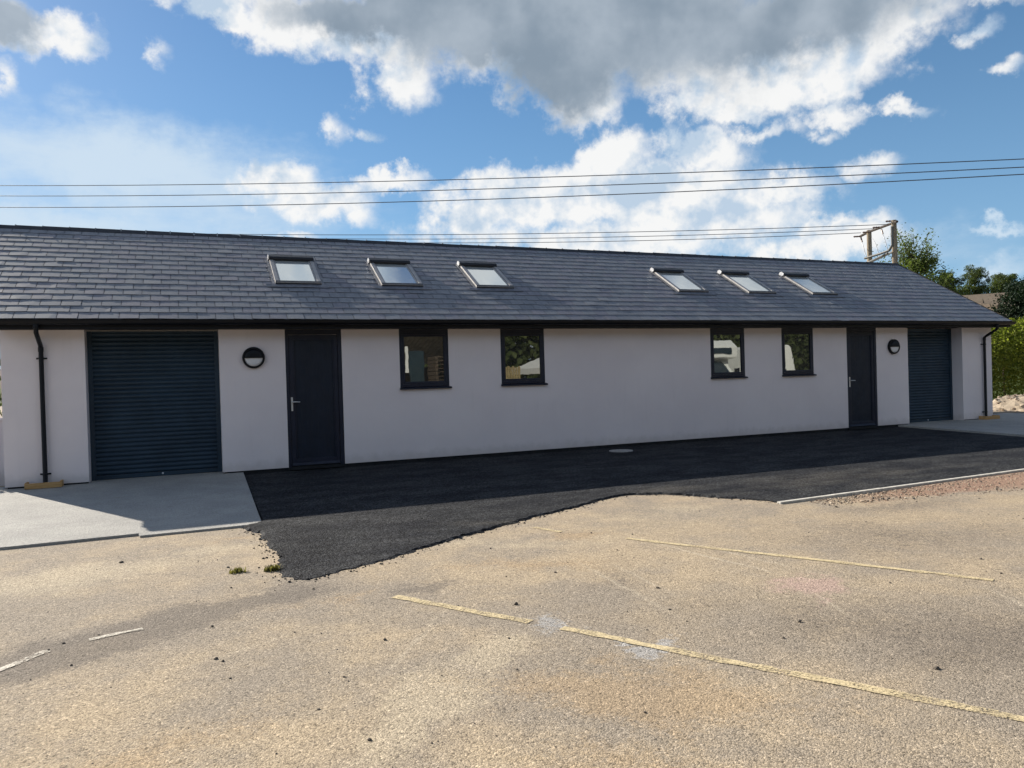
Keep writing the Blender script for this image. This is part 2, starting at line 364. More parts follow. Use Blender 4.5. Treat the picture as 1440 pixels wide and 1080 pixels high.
def slate_mat():
    m, t = mat('blue_grey_slate'); p = pos(t); i = island(t)
    c = t.mix(t.ramp(i, 0, 1, smooth=False), (.145, .155, .176), (.192, .201, .220))
    pur = t.ramp(t.m('FRACT', t.m('MULTIPLY', i, 17.3)), .72, .76)
    c = t.mix(t.m('MULTIPLY', pur, .45), c, (.17, .155, .19))
    vein = t.noise(t.vm('ADD', t.vm('MULTIPLY', p, (5, 2, 2)), t.n('CombineXYZ', t.m('MULTIPLY', i, 40.), 0., 0.)), 3, 5, .65)
    c = t.mix(t.ramp(vein, .35, .8, 0, .30), c, (.11, .118, .14))
    sc_ = t.ramp(t.noise(p, 2.2, 6, .7), .66, .78)
    c = t.mix(t.m('MULTIPLY', sc_, .3), c, (.30, .30, .31))
    h = t.m('ADD', t.m('MULTIPLY', vein, 1.0), t.m('MULTIPLY', t.noise(p, 40, 4), .5))
    finish(t, prin(t, c, t.ramp(vein, .3, .7, .42, .62), 0, t.bump(h, .14, .006), .4))
    return m

def wood_mat(name, a, b, scale=1):
    m, t = mat(name); p = t.n('TexCoord', out='Object')
    g = t.noise(t.vm('MULTIPLY', p, (2, 14, 14)), 2.5 * scale, 6, .65, dist=.6)
    c = t.mix(t.ramp(g, .3, .7), a, b)
    finish(t, prin(t, c, .75, 0, t.bump(g, .3, .004), .3))
    return m

def pole_mat():
    m, t = mat('weathered_pole_timber'); p = t.n('TexCoord', out='Object')
    g = t.noise(t.vm('MULTIPLY', p, (14, 14, 1.2)), 1.5, 6, .65)
    c = t.mix(t.ramp(g, .3, .7), (.16, .125, .09), (.33, .28, .21))
    finish(t, prin(t, c, .85, 0, t.bump(g, .5, .01), .2))
    return m

def leaf_mat(name, a, b, trans=.35):
    m, t = mat(name); i = island(t)
    c = t.mix(t.ramp(i, 0, 1, smooth=False), a, b)
    p = pos(t)
    c = t.mix(t.ramp(t.noise(p, .8, 3), .35, .7, 0, .5), c, tuple(x * .55 for x in a))
    d1 = prin(t, c, .65, 0, None, .15)
    tr = t.n('BsdfTranslucent', t.mix(1.0, c, (1.3, 1.5, .7), 'MULTIPLY'))
    finish(t, t.n('MixShader', trans, d1, tr))
    return m

def glass_mat(name, base, refl, rough=.01, wav=.0015):
    m, t = mat(name); p = pos(t)
    nm = t.bump(t.noise(p, 3.2, 2), .5, wav)
    inner = prin(t, base, .35, 0, None, .3)
    gl = t.n('BsdfGlossy', (.93, .97, .95), rough, _Normal=nm)
    lw = t.n('LayerWeight', .35, out='Fresnel')
    f = t.m('MINIMUM', t.m('MULTIPLY_ADD', lw, .8, refl), 1.0)
    finish(t, t.n('MixShader', f, inner, gl))
    return m

def paint_line_mat(name, col, wear):
    m, t = mat(name); p = pos(t)
    nz = t.m('ADD', t.m('MULTIPLY', t.noise(p, 3.5, 6, .7), .4), t.m('MULTIPLY', t.noise(p, 70, 4, .75), .6))
    a = t.ramp(nz, wear - .05, wear + .07)
    c = t.mix(t.ramp(t.noise(p, 22, 4), .3, .7), tuple(x * .72 for x in col), col)
    sh = prin(t, c, .85, 0, t.bump(t.noise(p, 60, 4), .5, .008), .3)
    finish(t, t.n('MixShader', a, t.n('BsdfTransparent', (1, 1, 1)), sh))
    return m

M = dict(
    ground=ground_mat(), tarmac=tarmac_mat(), concrete=concrete_mat(), render=render_mat(), slate=slate_mat(),
    anth=simple('anthracite_frame', (.0165, .0205, .0375), .45, 0, .12, 4, spec=.3),
    panel=simple('anthracite_door_panel', (.0105, .0165, .0310), .5, 0, .12, 4, .1, 120, spec=.3),
    shutter=simple('anthracite_shutter', (.0215, .042, .066), .45, 0, .15, 2, spec=.35),
    black=simple('black_pvc', (.0045, .0055, .009), .42, 0, .15, 5, spec=.25),
    plinth=simple('black_bitumen_plinth', (.008, .009, .012), .8, 0, .3, 5, .4, 50),
    fascia=simple('black_fascia_board', (.006, .007, .011), .5, 0, .15, 3, spec=.25),
    ridge=simple('dark_ridge_tile', (.018, .020, .026), .6, 0, .22, 4, .3, 40),
    clad=simple('grey_aluminium_cladding', (.30, .29, .285), .45, .2, .12, 8),
    hood=simple('dark_aluminium_hood', (.014, .0145, .018), .4, .3, .12, 8),
    lead=simple('lead_flashing', (.16, .165, .185), .5, .3, .25, 9, .3, 30),
    chrome=simple('satin_chrome', (.60, .61, .63), .38, .45, .05, 9),
    diff=simple('opal_diffuser', (.72, .72, .74), .35, 0, .04, 9),
    glass=glass_mat('window_glass', (.008, .011, .013), .17, .008, .0005),
    skyglass=glass_mat('rooflight_glass', (.50, .52, .51), .40, .07),
    kerb=simple('pale_concrete_kerb', (.50, .475, .42), .85, 0, .2, 12, .4, 60),
    wood=wood_mat('raw_timber', (.38, .22, .085), (.52, .33, .15)),
    fence=wood_mat('brown_fence_timber', (.06, .045, .032), (.115, .085, .06)),
    fenceB=wood_mat('pale_fence_timber', (.20, .15, .07), (.34, .27, .14)),
    pole=pole_mat(),
    steel=simple('galvanised_steel', (.12, .12, .115), .6, .0, .25, 6),
    rust=simple('rusty_steel', (.045, .036, .032), .8, .0, .3, 9),
    wire=simple('aluminium_conductor', (.10, .11, .13), .5, .5, .1, 4),
    porc=simple('brown_porcelain', (.16, .10, .08), .25, 0, .1, 9),
    cover=simple('cast_drain_cover', (.33, .32, .31), .6, .2, .25, 14, .4, 60),
    yline=paint_line_mat('worn_yellow_line_paint', (.66, .54, .325), .45),
    wline=paint_line_mat('worn_white_line_paint', (.66, .61, .52), .475),
    stone=simple('dark_chippings', (.12, .10, .08), .9, 0, .4, 40),
    white=simple('white_grp', (.78, .79, .76), .3, 0, .04, 2),
    vglass=simple('dark_vehicle_glass', (.02, .035, .05), .08, 0, .1, 3),
    rubber=simple('tyre_rubber', (.02, .02, .02), .8, 0, .2, 8),
    tin=simple('corrugated_tin', (.30, .29, .27), .5, .4, .25, 3),
    door_blue=simple('blue_grey_steel_door', (.02, .04, .052), .5, .2, .15, 3),
    canvas=simple('white_canvas', (.74, .74, .72), .8, 0, .06, 4),
    bark=simple('grey_brown_bark', (.11, .085, .06), .9, 0, .35, 6, .6, 14),
    leafA=leaf_mat('ash_leaves', (.085, .115, .032), (.17, .205, .065)),
    leafB=leaf_mat('oak_leaves', (.055, .076, .026), (.115, .138, .048)),
    leafC=leaf_mat('conifer_needles', (.012, .024, .014), (.030, .050, .026), .15),
    leafH=leaf_mat('privet_leaves', (.12, .15, .026), (.29, .31, .065), .45),
    grass=leaf_mat('dry_grass', (.13, .12, .045), (.30, .25, .12)),
)
def field_mat():
    m, t = mat('stubble_field'); p = pos(t)
    c = t.mix(t.ramp(t.noise(p, .02, 6, .6), .35, .65), (.125, .098, .074), (.19, .152, .112))
    c = t.mix(t.ramp(t.noise(t.vm('MULTIPLY', p, (1, 1, 0)), .9, 4), .4, .7, 0, .5), c, (.10, .085, .055))
    sz = t.nt.nodes.new('ShaderNodeSeparateXYZ'); t.set(sz.inputs[0], p)
    grass = t.ramp(t.m('ADD', sz.outputs[2], t.m('MULTIPLY', t.noise(p, .12, 5), 4)), 3.4, 5.0, 1, 0)
    c = t.mix(grass, c, (.06, .08, .025))
    finish(t, prin(t, c, .95, 0, t.bump(t.noise(p, 2.5, 5), .6, .15), .1))
    return m
M['field'] = field_mat()
def rubble_mat():
    m, t = mat('broken_stone'); i = island(t); p = pos(t)
    c = t.mix(t.ramp(i, 0, 1, smooth=False), (.20, .13, .10), (.48, .39, .29))
    c = t.mix(t.ramp(t.m('FRACT', t.m('MULTIPLY', i, 13.7)), .80, .85), c, (.50, .43, .34))
    c = t.mix(t.ramp(t.m('FRACT', t.m('MULTIPLY', i, 31.1)), .80, .85), c, (.09, .085, .08))
    finish(t, prin(t, c, .92, 0, t.bump(t.noise(p, 60, 4), .5, .01), .2))
    return m
M['rubble'] = rubble_mat()

# ------------------------------------------------------------------ ground
GZ = -.075
def ground():
    xs = np.concatenate([[-1500, -600, -250, -120, -60, -30, -15, -8], np.arange(-5, 14.01, .25), [16, 20, 26, 34, 45, 70, 130, 260, 600, 1500]])
    ys = np.concatenate([[-1500, -600, -250, -120, -60, -35, -22, -16], np.arange(-13.5, -3.9, .25), [-2, 0, 4, 8, 16, 30, 60, 120, 250, 600, 1500]])
    X, Y = np.meshgrid(xs, ys)
    near = np.clip(1 - (np.hypot(X - 3, Y + 9) - 7) / 6, 0, 1)
    Z = GZ + near * (.003 * np.sin(X * 1.1 + .6 * Y) * np.sin(Y * .9 + 1) + .002 * np.sin(2.3 * X - 1.7 * Y)) - near * .004
    n, k = len(xs), len(ys)
    V = np.stack([X, Y, Z], -1).reshape(-1, 3)
    F = [(j * n + i, j * n + i + 1, (j + 1) * n + i + 1, (j + 1) * n + i) for j in range(k - 1) for i in range(n - 1)]
    me = bpy.data.meshes.new('ground'); me.from_pydata(V.tolist(), [], F); me.update()
    return tag(link('ground', me, M['ground'], smooth=True), 'dusty worn tan asphalt car park in front of the building', None, kind='structure')
ground()
def gz(x, y):
    near = min(1, max(0, 1 - (math.hypot(x - 3, y + 9) - 7) / 6))
    return GZ + near * (.003 * math.sin(x * 1.1 + .6 * y) * math.sin(y * .9 + 1) + .002 * math.sin(2.3 * x - 1.7 * y)) - near * .004

def tz(y): return -.004 + .0090 * y if y < 0 else -.004
ORI = -1      # the outline runs counter-clockwise
def tarmac():
    edge = [(.79, .3), (.74, -4.6), (.52, -4.80), (.69, -5.25), (.72, -5.96), (.74, -6.56), (.69, -6.93), (.68, -7.28), (.76, -7.43), (.84, -7.5), (1.08, -7.37), (1.42, -7.2), (1.73, -7.0), (2.07, -6.79), (2.44, -6.55), (3.04, -6.23), (3.73, -5.86), (4.31, -5.65), (4.64, -5.43), (5.06, -5.23), (5.31, -5.18), (5.5, -5.24), (5.77, -5.34), (5.96, -5.55), (6.16, -5.89), (6.42, -6.27), (6.56, -6.66)]
    rest = [(11.42, -6.38), (16, -6.1), (24.5, -5.6), (24.0, 2.2), (20.5, 2.5), (20.5, .3)]
    rr = random.Random(3); pts = []
    for a, b in zip(edge, edge[1:]):
        L = math.hypot(b[0] - a[0], b[1] - a[1]); n = max(1, int(L / .06)) if a[1] < -4 else 1
        for i in range(n):
            f = i / n; j = .016 if (a[1] < -4 and i) else 0
            pts.append((a[0] + (b[0] - a[0]) * f + rr.gauss(0, j), a[1] + (b[1] - a[1]) * f + rr.gauss(0, j)))
    pts += [edge[-1]] + rest
    mb = MB(); n = len(pts)
    low = []
    for i in range(n):
        (ax, ay), (bx, by) = pts[i - 3], pts[(i + 3) % n]; L = math.hypot(bx - ax, by - ay) + 1e-6; k = max(.01, rr.gauss(.05, .015))
        low.append((pts[i][0] + (by - ay) / L * -k * ORI, pts[i][1] + (bx - ax) / L * k * ORI, GZ - .014))
    mb.add([(x, y, tz(y)) for x, y in pts] + low, [tuple(range(n))] + [(i, n + i, n + (i + 1) % n, (i + 1) % n) for i in range(n)])
    o = mb.build('tarmac', M['tarmac'])
    return tag(o, 'fresh black tarmac laid along the front of the building', None, kind='structure'), pts
tar, tarpts = tarmac()

def slab(name, pts, z_in, z_out, ymin, label):
    mb = MB(); n = len(pts)
    zf = lambda y: z_in + (z_out - z_in) * min(1, max(0, y / ymin))
    mb.add([(x, y, zf(y)) for x, y in pts] + [(x, y, -.2) for x, y in pts], [tuple(range(n))] + [(i, n + i, n + (i + 1) % n, (i + 1) % n) for i in range(n)])
    return tag(mb.build(name, M['concrete'], bevel=.006), label, None, kind='structure')
slab('concrete_apron', [(-2.9, .36), (-2.95, -4.70), (-.58, -4.62), (-.56, -4.76), (.71, -4.74), (.80, .36)], .040, -.054, -4.8, 'pale brushed concrete ramp outside the nearer roller shutter')
slab('concrete_apron', [(16.58, .36), (16.2, -3.45), (22.6, -3.3), (22.4, 1.2), (20.2, 1.2), (20.2, .36)], .045, .012, -3.4, 'pale concrete apron outside the far roller shutter')

# kerb edging
mb = MB()
a = Vector((6.50, -6.80, 0)); b = Vector((24.5, -5.72, 0)); u = (b - a).normalized(); w = Vector((-u.y, u.x, 0))
L = (b - a).length; k = 0; s0 = 0
while s0 < L:
    s1 = min(L, s0 + .915) - .005
    P = lambda s, o, z: tuple(a + u * s + w * o + Vector((0, 0, z)))
    mb.box(s0, s1, .02, .085, -.2, -.050 + random.gauss(0, .0015), fn=P); s0 += .915
tag(mb.build('kerb_edging', M['kerb'], bevel=.008), 'pale concrete edging kerb between the black tarmac and stony ground', 'kerb')

# painted parking lines
def strip(name, a, b, wd, m, label, z=.005):
    a = Vector(a); b = Vector(b); u = (b - a).normalized(); w = Vector((-u.y, u.x)); L = (b - a).length
    n = max(4, int(L / .08)); mb = MB(); vs = []; fs = []
    rr = random.Random(int(abs(a.x) * 100))
    for i in range(n + 1):
        c = a + u * L * i / n
        for sg in (-1, 1):
            q = c + w * sg * (wd / 2 + rr.gauss(0, .006)); vs.append((q.x, q.y, gz(q.x, q.y) + z))
    for i in range(n): fs.append((2 * i, 2 * i + 1, 2 * i + 3, 2 * i + 2))
    mb.add(vs, fs)
    return tag(mb.build(name, m, fix=False), label, None, kind='structure')
strip('parking_line', (1.37, -8.31), (2.02, -9.35), .075, M['yline'], 'worn cream bay line, near piece')
strip('parking_line', (2.16, -9.55), (4.6, -13.55), .075, M['yline'], 'worn cream bay line running to the lower right')
strip('parking_line', (3.36, -6.49), (3.50, -6.86), .07, M['yline'], 'short faded bay line piece near the tarmac')
strip('parking_line', (3.92, -7.46), (5.50, -10.1), .07, M['yline'], 'thin faded yellow bay line in the middle of the car park')
strip('parking_line', (-1.5, -9.15), (-.88, -8.42), .06, M['wline'], 'short white line piece at the left edge')
strip('parking_line', (-.66, -8.315), (-.35, -8.235), .045, M['wline'], 'short white line piece on the dark strip')

# loose stones
def stones(name, pts, sizes, m, label, flat=.7):
    ico = bmesh.new(); bmesh.ops.create_icosphere(ico, subdivisions=1, radius=1)
    V0 = np.array([v.co[:] for v in ico.verts]); F0 = [tuple(v.index for v in f.verts) for f in ico.faces]; ico.free()
    V = []; F = []
    for (x, y, z), s in zip(pts, sizes):
        d = V0 * (1 + RNG.uniform(-.35, .35, (len(V0), 1))) * np.array([RNG.uniform(.7, 1.3), RNG.uniform(.7, 1.3), flat]) * s
        an = RNG.uniform(0, 6.28); c, q = math.cos(an), math.sin(an)
        d = d @ np.array([[c, q, 0], [-q, c, 0], [0, 0, 1]])
        o = len(V) ; V += (d + np.array([x, y, z + s * flat * .45])).tolist(); F += [tuple(i + o for i in f) for f in F0]
    me = bpy.data.meshes.new(name); me.from_pydata(V, [], F); me.update()
    return tag(link(name, me, m), label, None, kind='stuff')
pts = []; sz = []
for _ in range(320):
    x, y = random.uniform(-2, 9), random.uniform(-11.5, -5)
    if y > -7.6 and .4 < x < 6.4 and y > -7.7 + .42 * (x - .7): continue
    if x < .8 and y > -5: continue
    pts.append((x, y, gz(x, y))); sz.append(min(.017, .0035 + random.expovariate(1 / .0032)))
stones('loose_stones', pts, sz, M['stone'], 'small dark loose stones scattered over the car park')
pts = []; sz = []
for (x, y) in tarpts[:len(tarpts) - 7]:
    if y < -4.7:
        for _ in range(7):
            px, py = x + random.gauss(0, .07), y + random.gauss(0, .07); pts.append((px, py, max(gz(px, py), GZ - .01))); sz.append(random.uniform(.003, .007) + random.expovariate(1 / .0022))
for _ in range(700):      # coarse loose aggregate on the ragged tongue of tarmac
    x = random.uniform(.7, 1.15); y = random.uniform(-7.4, -4.9); pts.append((x + .1 * random.random(), y, tz(y) - .004)); sz.append(random.uniform(.0025, .006))
stones('tarmac_crumbs', pts, sz, M['stone'] if False else M['tarmac'], 'loose black tarmac crumbs along the ragged tarmac edge')
pts = []; sz = []
for _ in range(3200):
    x = random.uniform(6.9, 15); f = random.random() ** 1.6
    y = -6.84 + (x - 6.5) * .058 - f * (.25 + .22 * min(4, x - 6.6)); pts.append((x, y, GZ - .004)); sz.append(min(.03, random.uniform(.003, .008) + random.expovariate(1 / .0026)))
stones('stone_rubble', pts, sz, M['rubble'], 'reddish broken stones strewn along the kerb')

# weeds
def weed(x, y, h, n, label):
    mb = MB(); rr = random.Random(int(x * 1000))
    for _ in range(n):
        a = rr.uniform(0, 6.28); l = rr.uniform(.4, 1) * h; o = rr.uniform(0, .08); bx, by = x + o * math.cos(a * 3), y + .6 * o * math.sin(a * 3)
        d = rr.uniform(.1, .8) * l; z = gz(x, y) - .005
        p0 = Vector((bx, by, z)); p1 = p0 + Vector((math.cos(a) * d * .4, math.sin(a) * d * .4, l * .65)); p2 = p0 + Vector((math.cos(a) * d, math.sin(a) * d, l * .9))
        s = Vector((-math.sin(a), math.cos(a), 0)) * .005
        mb.add([p0 - s, p0 + s, p1 + s * .8, p1 - s * .8, p2], [(0, 1, 2, 3), (3, 2, 4)])
    return tag(mb.build('weed_tuft', M['grass'], fix=False), label, 'weed', 'weeds at the tarmac edge')
weed(.33, -6.93, .06, 110, 'small yellowish weed tuft out on the dusty asphalt')
weed(.61, -7.02, .07, 150, 'darker weed tuft right against the edge of the black tarmac')

# drain cover and marker
dc = empty('drain_cover', 'round pale drain cover set in the black tarmac by the wall', 'drain cover', (7.97, -.66, tz(-.66)))
MB().lathe([(.24, -.03), (.24, .006), (.235, .012), (.205, .012), (.20, .006), (0.001, .006)], 40).build('rim', M['cover'], dc, smooth=R(30))
mb = MB()
MB().lathe([(.197, -.01), (.197, .009), (.19, .011), (.001, .011)], 40).build('lid', M['cover'], dc, smooth=R(30))

# ------------------------------------------------------------------ building
BL = empty('workshop_building', 'long low pale rendered building with slate roof and dark doors', 'building', (0, 0, 0))
X0, X1, ZB, ZT, YB = -2.709, 20.10, .06, 2.51, 6.3
OPEN = [(-1.556, .465, -.1, ZT, .34), (1.557, 2.55, ZB - .02, ZT, .09), (3.623, 4.59, 1.40, ZT, .03), (5.676, 6.635, 1.40, ZT, .03),
        (10.756, 11.714, 1.40, ZT, .03), (12.801, 13.768, 1.40, ZT, .03), (14.84, 15.834, ZB - .02, ZT, .09), (16.926, 18.947, -.1, ZT, .34)]
def facade():
    xs = sorted({X0, X1, *[o[0] for o in OPEN], *[o[1] for o in OPEN]}); zs = [ZB, 1.40, ZT]
    mb = MB()
    for i in range(len(xs) - 1):
        for j in range(2):
            cx, cz = (xs[i] + xs[i + 1]) / 2, (zs[j] + zs[j + 1]) / 2
            if any(o[0] < cx < o[1] and o[2] < cz < o[3] for o in OPEN): continue
            mb.add([(xs[i], 0, zs[j]), (xs[i + 1], 0, zs[j]), (xs[i + 1], 0, zs[j + 1]), (xs[i], 0, zs[j + 1])], [(0, 1, 2, 3)])
            if j == 0: mb.add([(xs[i], 0, ZB), (xs[i + 1], 0, ZB), (xs[i + 1], .03, ZB), (xs[i], .03, ZB)], [(0, 3, 2, 1)])
    for x0, x1, z0, z1, d in OPEN:
        z0 = max(z0, ZB)
        if d > .3: z0 = 0.0
        mb.add([(x0, 0, z0), (x0, d + .1, z0), (x0, d + .1, z1), (x0, 0, z1)], [(0, 1, 2, 3)])
        mb.add([(x1, 0, z0), (x1, d + .1, z0), (x1, d + .1, z1), (x1, 0, z1)], [(3, 2, 1, 0)])
        if z0 > 1: mb.add([(x0, 0, z0), (x1, 0, z0), (x1, d + .1, z0), (x0, d + .1, z0)], [(0, 1, 2, 3)])
    xb = -3.75   # skewed left end wall
    gl = [(X0, 0, ZB), (X0, 0, ZT + .1), (-3.15, 3.05, 4.58), (xb, YB, ZT + .1), (xb, YB, ZB)]
    mb.add(gl, [(0, 1, 2, 3, 4)])
    gr = [(X1, 0, ZB), (X1, 0, ZT + .1), (X1, 3.05, 4.58), (X1, YB, ZT + .1), (X1, YB, ZB)]
    mb.add(gr, [(4, 3, 2, 1, 0)])
    mb.add([(xb, YB, ZB), (X1, YB, ZB), (X1, YB, ZT + .1), (xb, YB, ZT + .1)], [(3, 2, 1, 0)])
    mb.add([(X0, 0, ZT), (X1, 0, ZT), (X1, 0, ZT + .1), (X0, 0, ZT + .1)], [(0, 1, 2, 3)])
    return mb.build('wall', M['render'], BL, fix=False)
facade()
# plinth, set back under the bellcast
mb = MB()
segs = [(X0 + .03, -1.58), (.49, 16.90), (18.97, X1 - .03)]
for x0, x1 in segs: mb.box(x0, x1, .03, .06, -.15, ZB + .05)
mb.box(X1 - .06, X1 - .03, .06, YB - .05, -.15, ZB + .05)
mb.build('plinth', M['plinth'], BL)

# roof frame
PT = R(30); CO, SI = math.cos(PT), math.sin(PT)
E0 = Vector((0, -.370, 2.6686)); SL = 4.048
def rp(x, s, n): return (x, E0.y + s * CO - n * SI, E0.z + s * SI + n * CO)
XR = 20.40
def xl(s): return -2.72 - .70 * s / SL
def roof():
    rng = random.Random(5)
    ex = .2355; mb = MB()
    sky_holes = [(c - .40, c + .40, 1.55, 2.72) for c in SKX]
    rows = 17
    for r in range(rows):
        s0 = r * ex - .02; s1 = min(SL - .02, s0 + ex + .06)
        off = -3.6 - .145 * (r % 2) + rng.gauss(0, .012)
        if r == 0: s0 -= .01
        x = off
        while x < XR:
            wd = .288; xa, xb = x + .0046 + abs(rng.gauss(0, .0012)), x + wd - .0046; x += wd
            xa0, xb0 = max(xa, xl(s0)), min(xb, XR)
            if xb0 - xa0 < .03: continue
            if any(h[0] < xa0 and xb0 < h[1] and h[2] < s0 and s1 < h[3] for h in sky_holes): continue
            ds = rng.gauss(0, .0035); tl = rng.gauss(0, .0010); tr = rng.gauss(0, .0010); k = rng.gauss(0, .004)
            nb = .0128 + abs(rng.gauss(0, .0010)); th = .0052
            if rng.random() < .015: nb += .004
            a0 = rp(xa0, s0 + ds - k, nb + tl); a1 = rp(xb0, s0 + ds + k, nb + tr); a2 = rp(xb0, s1, .0035); a3 = rp(xa0, s1, .0035)
            mx = xa0 + (xb0 - xa0) * rng.uniform(.3, .7)
            am = rp(mx, s0 + ds + rng.gauss(0, .0025), nb + (tl + tr) / 2 + rng.gauss(0, .001))
            b0 = rp(xa0, s0 + ds - k + .002, nb + tl - th); b1 = rp(xb0, s0 + ds + k + .002, nb + tr - th); bm_ = (am[0], am[1] + .002, am[2] - th)
            mb.add([a0, am, a1, a2, a3, b0, bm_, b1], [(0, 1, 2, 3, 4), (5, 6, 1, 0), (6, 7, 2, 1), (5, 0, 4), (2, 7, 3)])
    # boarding beneath, back slope, verge undercloak
    mb.add([rp(xl(0), -.01, -.02), rp(XR, -.01, -.02), rp(XR, SL, -.02), rp(xl(SL), SL, -.02)], [(0, 1, 2, 3)])
    top = rp(0, SL, 0); yb = 2 * top[1] - E0.y
    mb.add([(xl(SL), top[1], top[2]), (XR, top[1], top[2]), (XR, yb, E0.z), (-4.2, yb, E0.z)], [(0, 1, 2, 3)])
    return mb.build('roof', M['slate'], BL, fix=False)
SKX = [1.945, 3.965, 5.965, 11.01, 13.06, 15.10]
rf = roof()
# ridge: angle tiles with a small union clip at each joint
mb = MB(); x = xl(SL) - .02; T = rp(0, SL, 0); i = 0
rr = random.Random(9)
while x < XR:
    x1 = min(XR + .01, x + .45); dz = rr.gauss(0, .003); h = .046 + dz
    y = T[1]; hw = .095; dn = h - .088
    for sg in (-1, 1):
        mb.add([(x, y, T[2] + h), (x1 - .006, y, T[2] + h - .004), (x1 - .006, y + sg * hw, T[2] + dn - .004), (x, y + sg * hw, T[2] + dn),
                (x, y, T[2] + h - .03), (x1 - .006, y, T[2] + h - .034), (x1 - .006, y + sg * (hw - .005), T[2] + dn - .02), (x, y + sg * (hw - .005), T[2] + dn - .016)],
               [(0, 1, 2, 3), (3, 2, 6, 7), (0, 3, 7, 4), (1, 5, 6, 2)])
    x += .45
mb.build('ridge', M['ridge'], rf)
x = xl(SL) - .02 + .45; clip = None
while x < XR - .2:
    if clip is None: clip = MB().box(-.012, .006, T[1] - .018, T[1] + .018, T[2] + .040, T[2] + .054).build('ridge_clip', M['lead'], rf); c = clip
    else: c = clip.copy(); COL.objects.link(c); c.parent = rf
    c.location.x = x; x += .45
# verge closers
mb = MB()
for z in (0,):
    mb.add([rp(XR, -.02, .02), rp(XR, SL, .02), rp(XR, SL, -.16), rp(XR, -.02, -.16), rp(XR - .03, -.02, .02), rp(XR - .03, SL, .02), rp(XR - .03, SL, -.16), rp(XR - .03, -.02, -.16)],
           [(0, 1, 2, 3), (7, 6, 5, 4), (3, 2, 6, 7)])
mb.build('verge_board', M['fascia'], BL, fix=False); mb = MB(); q = -.004
mb.add([rp(xl(0) - q, -.02, .012), rp(xl(SL) - q, SL, .012), rp(xl(SL) - q, SL, -.16), rp(xl(0) - q, -.02, -.16), rp(xl(0) + .03, -.02, .0), rp(xl(SL) + .03, SL, .0), rp(xl(SL) + .03, SL, -.16), rp(xl(0) + .03, -.02, -.16)],
           [(3, 2, 1, 0), (4, 5, 6, 7), (7, 6, 2, 3)])
mb.build('verge_board', M['fascia'], BL, fix=False)
# soffit, fascia, gutter
XL = -2.70
MB().box(-2.705, XR - .035, -.338, .0, ZT, ZT + .012).build('soffit', M['fascia'], BL)
MB().box(-2.70, XR - .032, -.362, -.339, ZT - .012, 2.64).build('fascia', M['fascia'], BL)
mb = MB(); n = 10; prof = [(-.364, 2.638)]
for i in range(n + 1):
    a = math.pi * i / n; prof.append((-.424 + .058 * math.cos(a), 2.618 - .060 * math.sin(a)))
prof.append((-.484, 2.636))
vs = [(-2.70, y, z) for y, z in prof] + [(XR + .005, y, z) for y, z in prof]; k = len(prof)
inn = [(-2.70, y * .98 - .0075, z + .006) for y, z in prof] + [(XR + .005, y * .98 - .0075, z + .006) for y, z in prof]
mb.add(vs, [(i, i + 1, k + i + 1, k + i) for i in range(k - 1)]); mb.add(inn, [(i, k + i, k + i + 1, i + 1) for i in range(k - 1)])
mb.add([vs[k + i] for i in range(1, k)], [tuple(range(k - 1))]); mb.add([vs[i] for i in range(1, k)], [tuple(range(k - 2, -1, -1))])
gut = mb.build('gutter', M['black'], BL, smooth=R(40), fix=False)
# downpipes
def downpipe(x, sgn):
    mb = MB(); xo = x
    mb.tube([(xo, -.424, 2.59), (xo, -.424, 2.49), (xo, -.41, 2.445), (xo, -.32, 2.39), (xo, -.13, 2.29), (xo, -.065, 2.245), (xo, -.060, 2.19), (xo, -.060, .14), (xo, -.075, .10), (xo, -.115, .075)], .034, 14)
    mb.tube([(xo, -.424, 2.575), (xo, -.424, 2.505)], .042, 14); mb.tube([(xo, -.06, 2.235), (xo, -.06, 2.165)], .039, 14)
    d = mb.build('downpipe', M['black'], BL, smooth=R(35))
    for z in (2.06, .235):
        c = MB(); c.box(x - .075, x + .075, -.018, -.002, z - .012, z + .012); c.tube([(x, -.06, z - .014), (x, -.06, z + .014)], .041, 14)
        c.build('pipe_clip', M['black'], d)
downpipe(-2.155, 1); downpipe(19.74, 1)

# roller shutters
def shutter(x0, x1, lab):
    yb = .34
    c = MB(); P = .0745; z = .115; vs = []; fs = []; nseg = 6
    prof = []
    while z < 2.46:
        for i in range(nseg):
            a = math.pi * i / nseg; prof.append((yb - .017 * math.sin(a) ** .8 if 0 < i else yb + .004, z + P * .94 * i / nseg))
        prof.append((yb + .004, z + P * .945)); z += P
    for y, zz in prof: vs += [(x0 + .05, y, zz), (x1 - .05, y, zz)]
    fs = [(2 * i, 2 * i + 1, 2 * i + 3, 2 * i + 2) for i in range(len(prof) - 1)]
    c.add(vs, fs); s = c.build('roller_shutter', M['shutter'], BL, fix=False)
    tag(s, lab)
    for xa, xb in ((x0, x0 + .07), (x1 - .07, x1)):
        MB().box(xa, xb, yb - .035, yb + .05, .02, ZT - .002).build('guide_rail', M['shutter'], s, bevel=.004)
    MB().box(x0 + .055, x1 - .055, yb - .022, yb + .02, .045, .113).build('bottom_rail', M['shutter'], s, bevel=.004)
    mb = MB(); xm = x0 + (x1 - x0) * .53
    mb.lathe([(.016, 0), (.016, .012), (.006, .016)], 14, fn=lambda a, b, h: (xm + a, yb - .022 - h, .085 + b)); mb.build('lock', M['chrome'], s)
    MB().box(x0 + .072, x1 - .072, yb - .012, yb + .05, 2.462, ZT - .002).build('head_box', M['shutter'], s)
shutter(-1.556, .465, 'wide dark roller shutter at the near end')
shutter(16.926, 18.947, 'dark roller shutter at the far end, set back in its opening')

